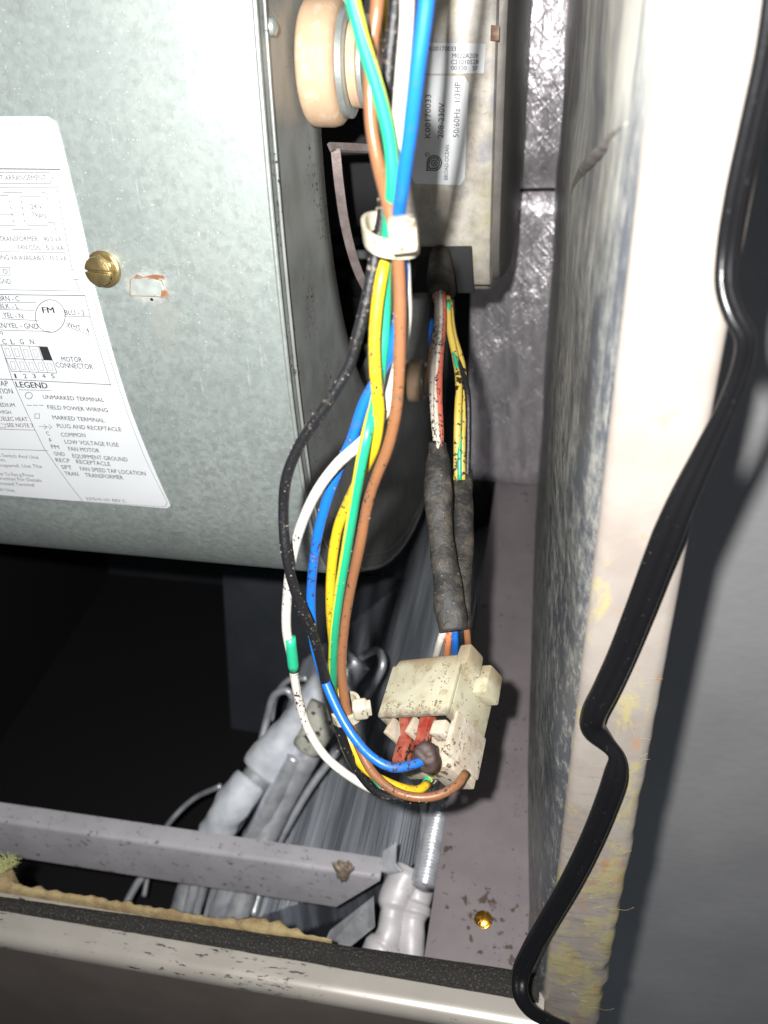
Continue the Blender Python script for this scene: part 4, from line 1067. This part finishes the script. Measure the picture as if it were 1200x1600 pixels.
pipe('tube', [(530, 1170, .31), (485, 1230, .295), (450, 1290, .280), (420, 1350, .265), (395, 1430, .24)], .0021, M['alu'], ev)
pipe('tube', [(505, 1160, .305), (470, 1215, .29), (435, 1290, .275), (400, 1360, .26), (372, 1440, .238)], .0020, M['alu'], ev)
pipe('tube', [(355, 1260, .27), (318, 1330, .26), (300, 1400, .245), (285, 1460, .235)], .0030, M['alu'], ev)
pipe('tube', [(400, 1250, .29), (360, 1310, .27), (332, 1400, .25), (312, 1480, .235)], .0022, M['alu'], ev)
# hairpin bends
pipe('return_bend', [(505, 1105, .34), (540, 1060, .35), (572, 1022, .355), (592, 1018, .352), (598, 1038, .345), (575, 1085, .335), (555, 1120, .325)], .0022, M['alu'], ev)
pipe('return_bend', [(470, 1125, .34), (450, 1080, .345), (430, 1085, .345), (418, 1120, .34), (408, 1160, .33)], .0022, M['alu'], ev)
pipe('return_bend', [(480, 1060, .35), (452, 1062, .352), (430, 1090, .35), (424, 1125, .345)], .0018, M['alu'], ev)
pipe('return_bend', [(345, 1228, .31), (300, 1250, .31), (265, 1285, .30), (240, 1330, .29), (225, 1400, .27)], .0016, M['alu'], ev)
pipe('return_bend', [(260, 1330, .28), (215, 1380, .265), (190, 1430, .25), (180, 1470, .24)], .0022, M['alu'], ev)

# liquid line and suction fittings
vp = thing('pipe_fittings', PY(620, 1500, .19), 'pair of white coated pipe fittings standing side by side in the corner', 'pipes')
def fit(pts, rs, name, mat):
    def rf(s):
        for (a, ra), (b, rb) in zip(rs, rs[1:]):
            if a <= s <= b: f = (s - a) / (b - a); f = f * f * (3 - 2 * f); return ra * (1 - f) + rb * f
        return rs[-1][1]
    return pipe(name, pts, rf, M[mat], vp, n=32, step=.0006, rough=.0004)
fit([(640, 1355, .238), (620, 1400, .226), (613, 1430, .218), (607, 1460, .210), (592, 1492, .203), (584, 1525, .195)], [(0, .0060), (.08, .0080), (.36, .0082), (.44, .0060), (.50, .0056), (.68, .0060), (.72, .0078), (.76, .0084), (.84, .0084), (.87, .0078), (1, .0078)], 'fitting', 'whitepipe')
fit([(664, 1362, .240), (657, 1385, .233), (646, 1425, .222), (643, 1460, .213), (642, 1500, .203), (640, 1535, .194)], [(0, .0058), (.06, .0068), (.30, .0068), (.33, .0080), (.40, .0083), (.43, .0068), (.48, .0060), (.60, .0062), (1, .0062)], 'fitting', 'whitepipe')
hv = MB(); P = spline([PZ(u, v, -.383) for u, v in ((700, 1215), (690, 1255), (680, 1295), (672, 1340), (663, 1385))], .0004)
tube(hv, P, lambda s: .0050 + .00055 * math.sin(s * 2 * math.pi * 34), n=22, raw=True)
hz = link('braided_hose', hv.v, hv.f, M['alu'], None, hv.uv); props(hz, 'grey ribbed hose rising from the right-hand white fitting', 'hose')
tb = tubeobj('copper_line', [PZ(u, v, -.385) for u, v in ((660, 1245), (663, 1290), (655, 1345), (648, 1375))], .0016, M['alu'], None)
props(tb, 'thin grey tube beside the ribbed hose', 'tube'); tb.name = 'thin_tube'
# sheet-metal clips
def clip(pix, y, mat, name, label, th=.0010, lip=None):
    q = [PY(u, v, yy) for (u, v), yy in zip(pix, y)]; nrm_ = (q[1] - q[0]).cross(q[2] - q[1]).normalized()
    if nrm_.dot(VIEW) > 0: nrm_ = -nrm_
    m = len(q); mb = MB(); mb.add(q + [p + nrm_ * th for p in q], [tuple(range(m)), tuple(range(m, 2 * m))[::-1]] + [(i, (i + 1) % m, m + (i + 1) % m, m + i) for i in range(m)])
    o = mb.obj(name, mat, None, smooth=False, bevel=.0002, seg=1); return props(o, label, 'bracket')
clip([(583, 1402), (585, 1450), (540, 1486), (495, 1500), (515, 1455)], (.196, .192, .19, .19, .20), M['alu'], 'metal_bracket', 'slanting sheet metal bracket left of the white fittings')
clip([(598, 1330), (619, 1316), (618, 1350), (628, 1362), (607, 1366), (594, 1362)], (.232, .234, .228, .226, .226, .226), M['alu'], 'metal_bracket', 'small bent metal clip at the end of the grey bar')

# ================================================================ BLACK CORD
cpts = [(1215, -40, .150), (1198, 80, .150), (1172, 200, .150), (1150, 300, .150), (1136, 390, .150), (1134, 450, .148), (1147, 492, .146), (1164, 524, .145), (1160, 570, .146), (1138, 630, .147), (1100, 710, .148), (1062, 790, .148), (1030, 870, .149), (1000, 950, .150), (968, 1030, .151), (945, 1080, .151), (928, 1115, .151), (927, 1138, .152), (944, 1158, .152), (962, 1180, .151), (961, 1210, .150), (945, 1260, .150), (920, 1320, .150), (890, 1380, .150), (855, 1440, .150), (828, 1488, .149), (813, 1525, .146), (813, 1552, .142), (826, 1576, .140), (850, 1592, .140), (880, 1606, .140)]
def cr(s):
    def st(a, b): return max(0, min(1, (s - a) / (b - a)))
    k = .0018 + .0014 * st(.21, .31)
    k -= .0013 * math.exp(-((s - .548) / .018) ** 2)
    if s > .90: k -= .0010 * st(.90, .95)
    return k
def twin(a): return 1 - .24 * math.exp(-((math.sin(a) ** 2 - 1) / .10) ** 2)
P = [PY(*p) for p in cpts]
mb = tube(MB(), P, cr, n=28, step=.0012, flat=.72, prof=twin)
co = link('power_cord', mb.v, mb.f, M['cord'], None, mb.uv); props(co, 'kinked black twin cord running down over the pale flange', 'cord')
# crumbs of dirt on ledge
mb = MB(); random.seed(5)
for k in range(150):
    u = random.uniform(700, 815); v = random.uniform(1180, 1520) if random.random() < .6 else random.uniform(1150, 1260)
    if random.random() < .45: u = 808 + random.gauss(0, 5) - max(0, 0)
    p = PZ(u, v, ZF)
    if p.x > .008: continue
    s = random.uniform(.15, .55) * .001; lathe(mb, p, Vector((random.uniform(-1, 1), random.uniform(-1, 1), .4)), [(-s, s * .5), (0, s), (s * .8, s * .3)], 5)
o = mb.obj('dirt_crumbs', M['rustbrown'], None); props(o, 'dark crumbs of dirt on the ledge', 'dirt', kind='stuff')
# crumbs clinging to wires

def crumbs(o, n, smin, smax, lo, hi, seed):
    random.seed(seed); me = o.data; nv = len(me.vertices) - 2; mb = MB()
    for k in range(n):
        i = int(nv * (lo + (hi - lo) * random.random())); v = me.vertices[i]; p = v.co + o.location
        s_ = random.uniform(smin, smax) * .001; lathe(mb, p + v.normal * s_ * .2, Vector((random.uniform(-1, 1), random.uniform(-1, 1), random.uniform(-1, 1))), [(-s_, s_ * .5), (-s_ * .1, s_ * random.uniform(.6, 1.1)), (s_ * .8, s_ * .3)], 5)
    c = mb.obj('dirt', M['crumb'], o, smooth=False); c['kind'] = 'stuff'
M['crumb'] = plain('crumb', (.10, .075, .055), .9, 0, (.26, .22, .17), 500)
for nm, n, lo_, hi_ in (('wire', 60, .30, .95), ('wire.001', 150, .18, .95), ('wire.002', 50, .4, .98), ('wire.003', 50, .35, .7), ('wire.004', 45, .3, .6), ('wire.005', 45, .4, .95)):
    crumbs(bpy.data.objects[nm], n, .10, .32, lo_, hi_, n)
crumbs(bpy.data.objects['wire.001'], 26, .3, .6, .24, .36, 99)
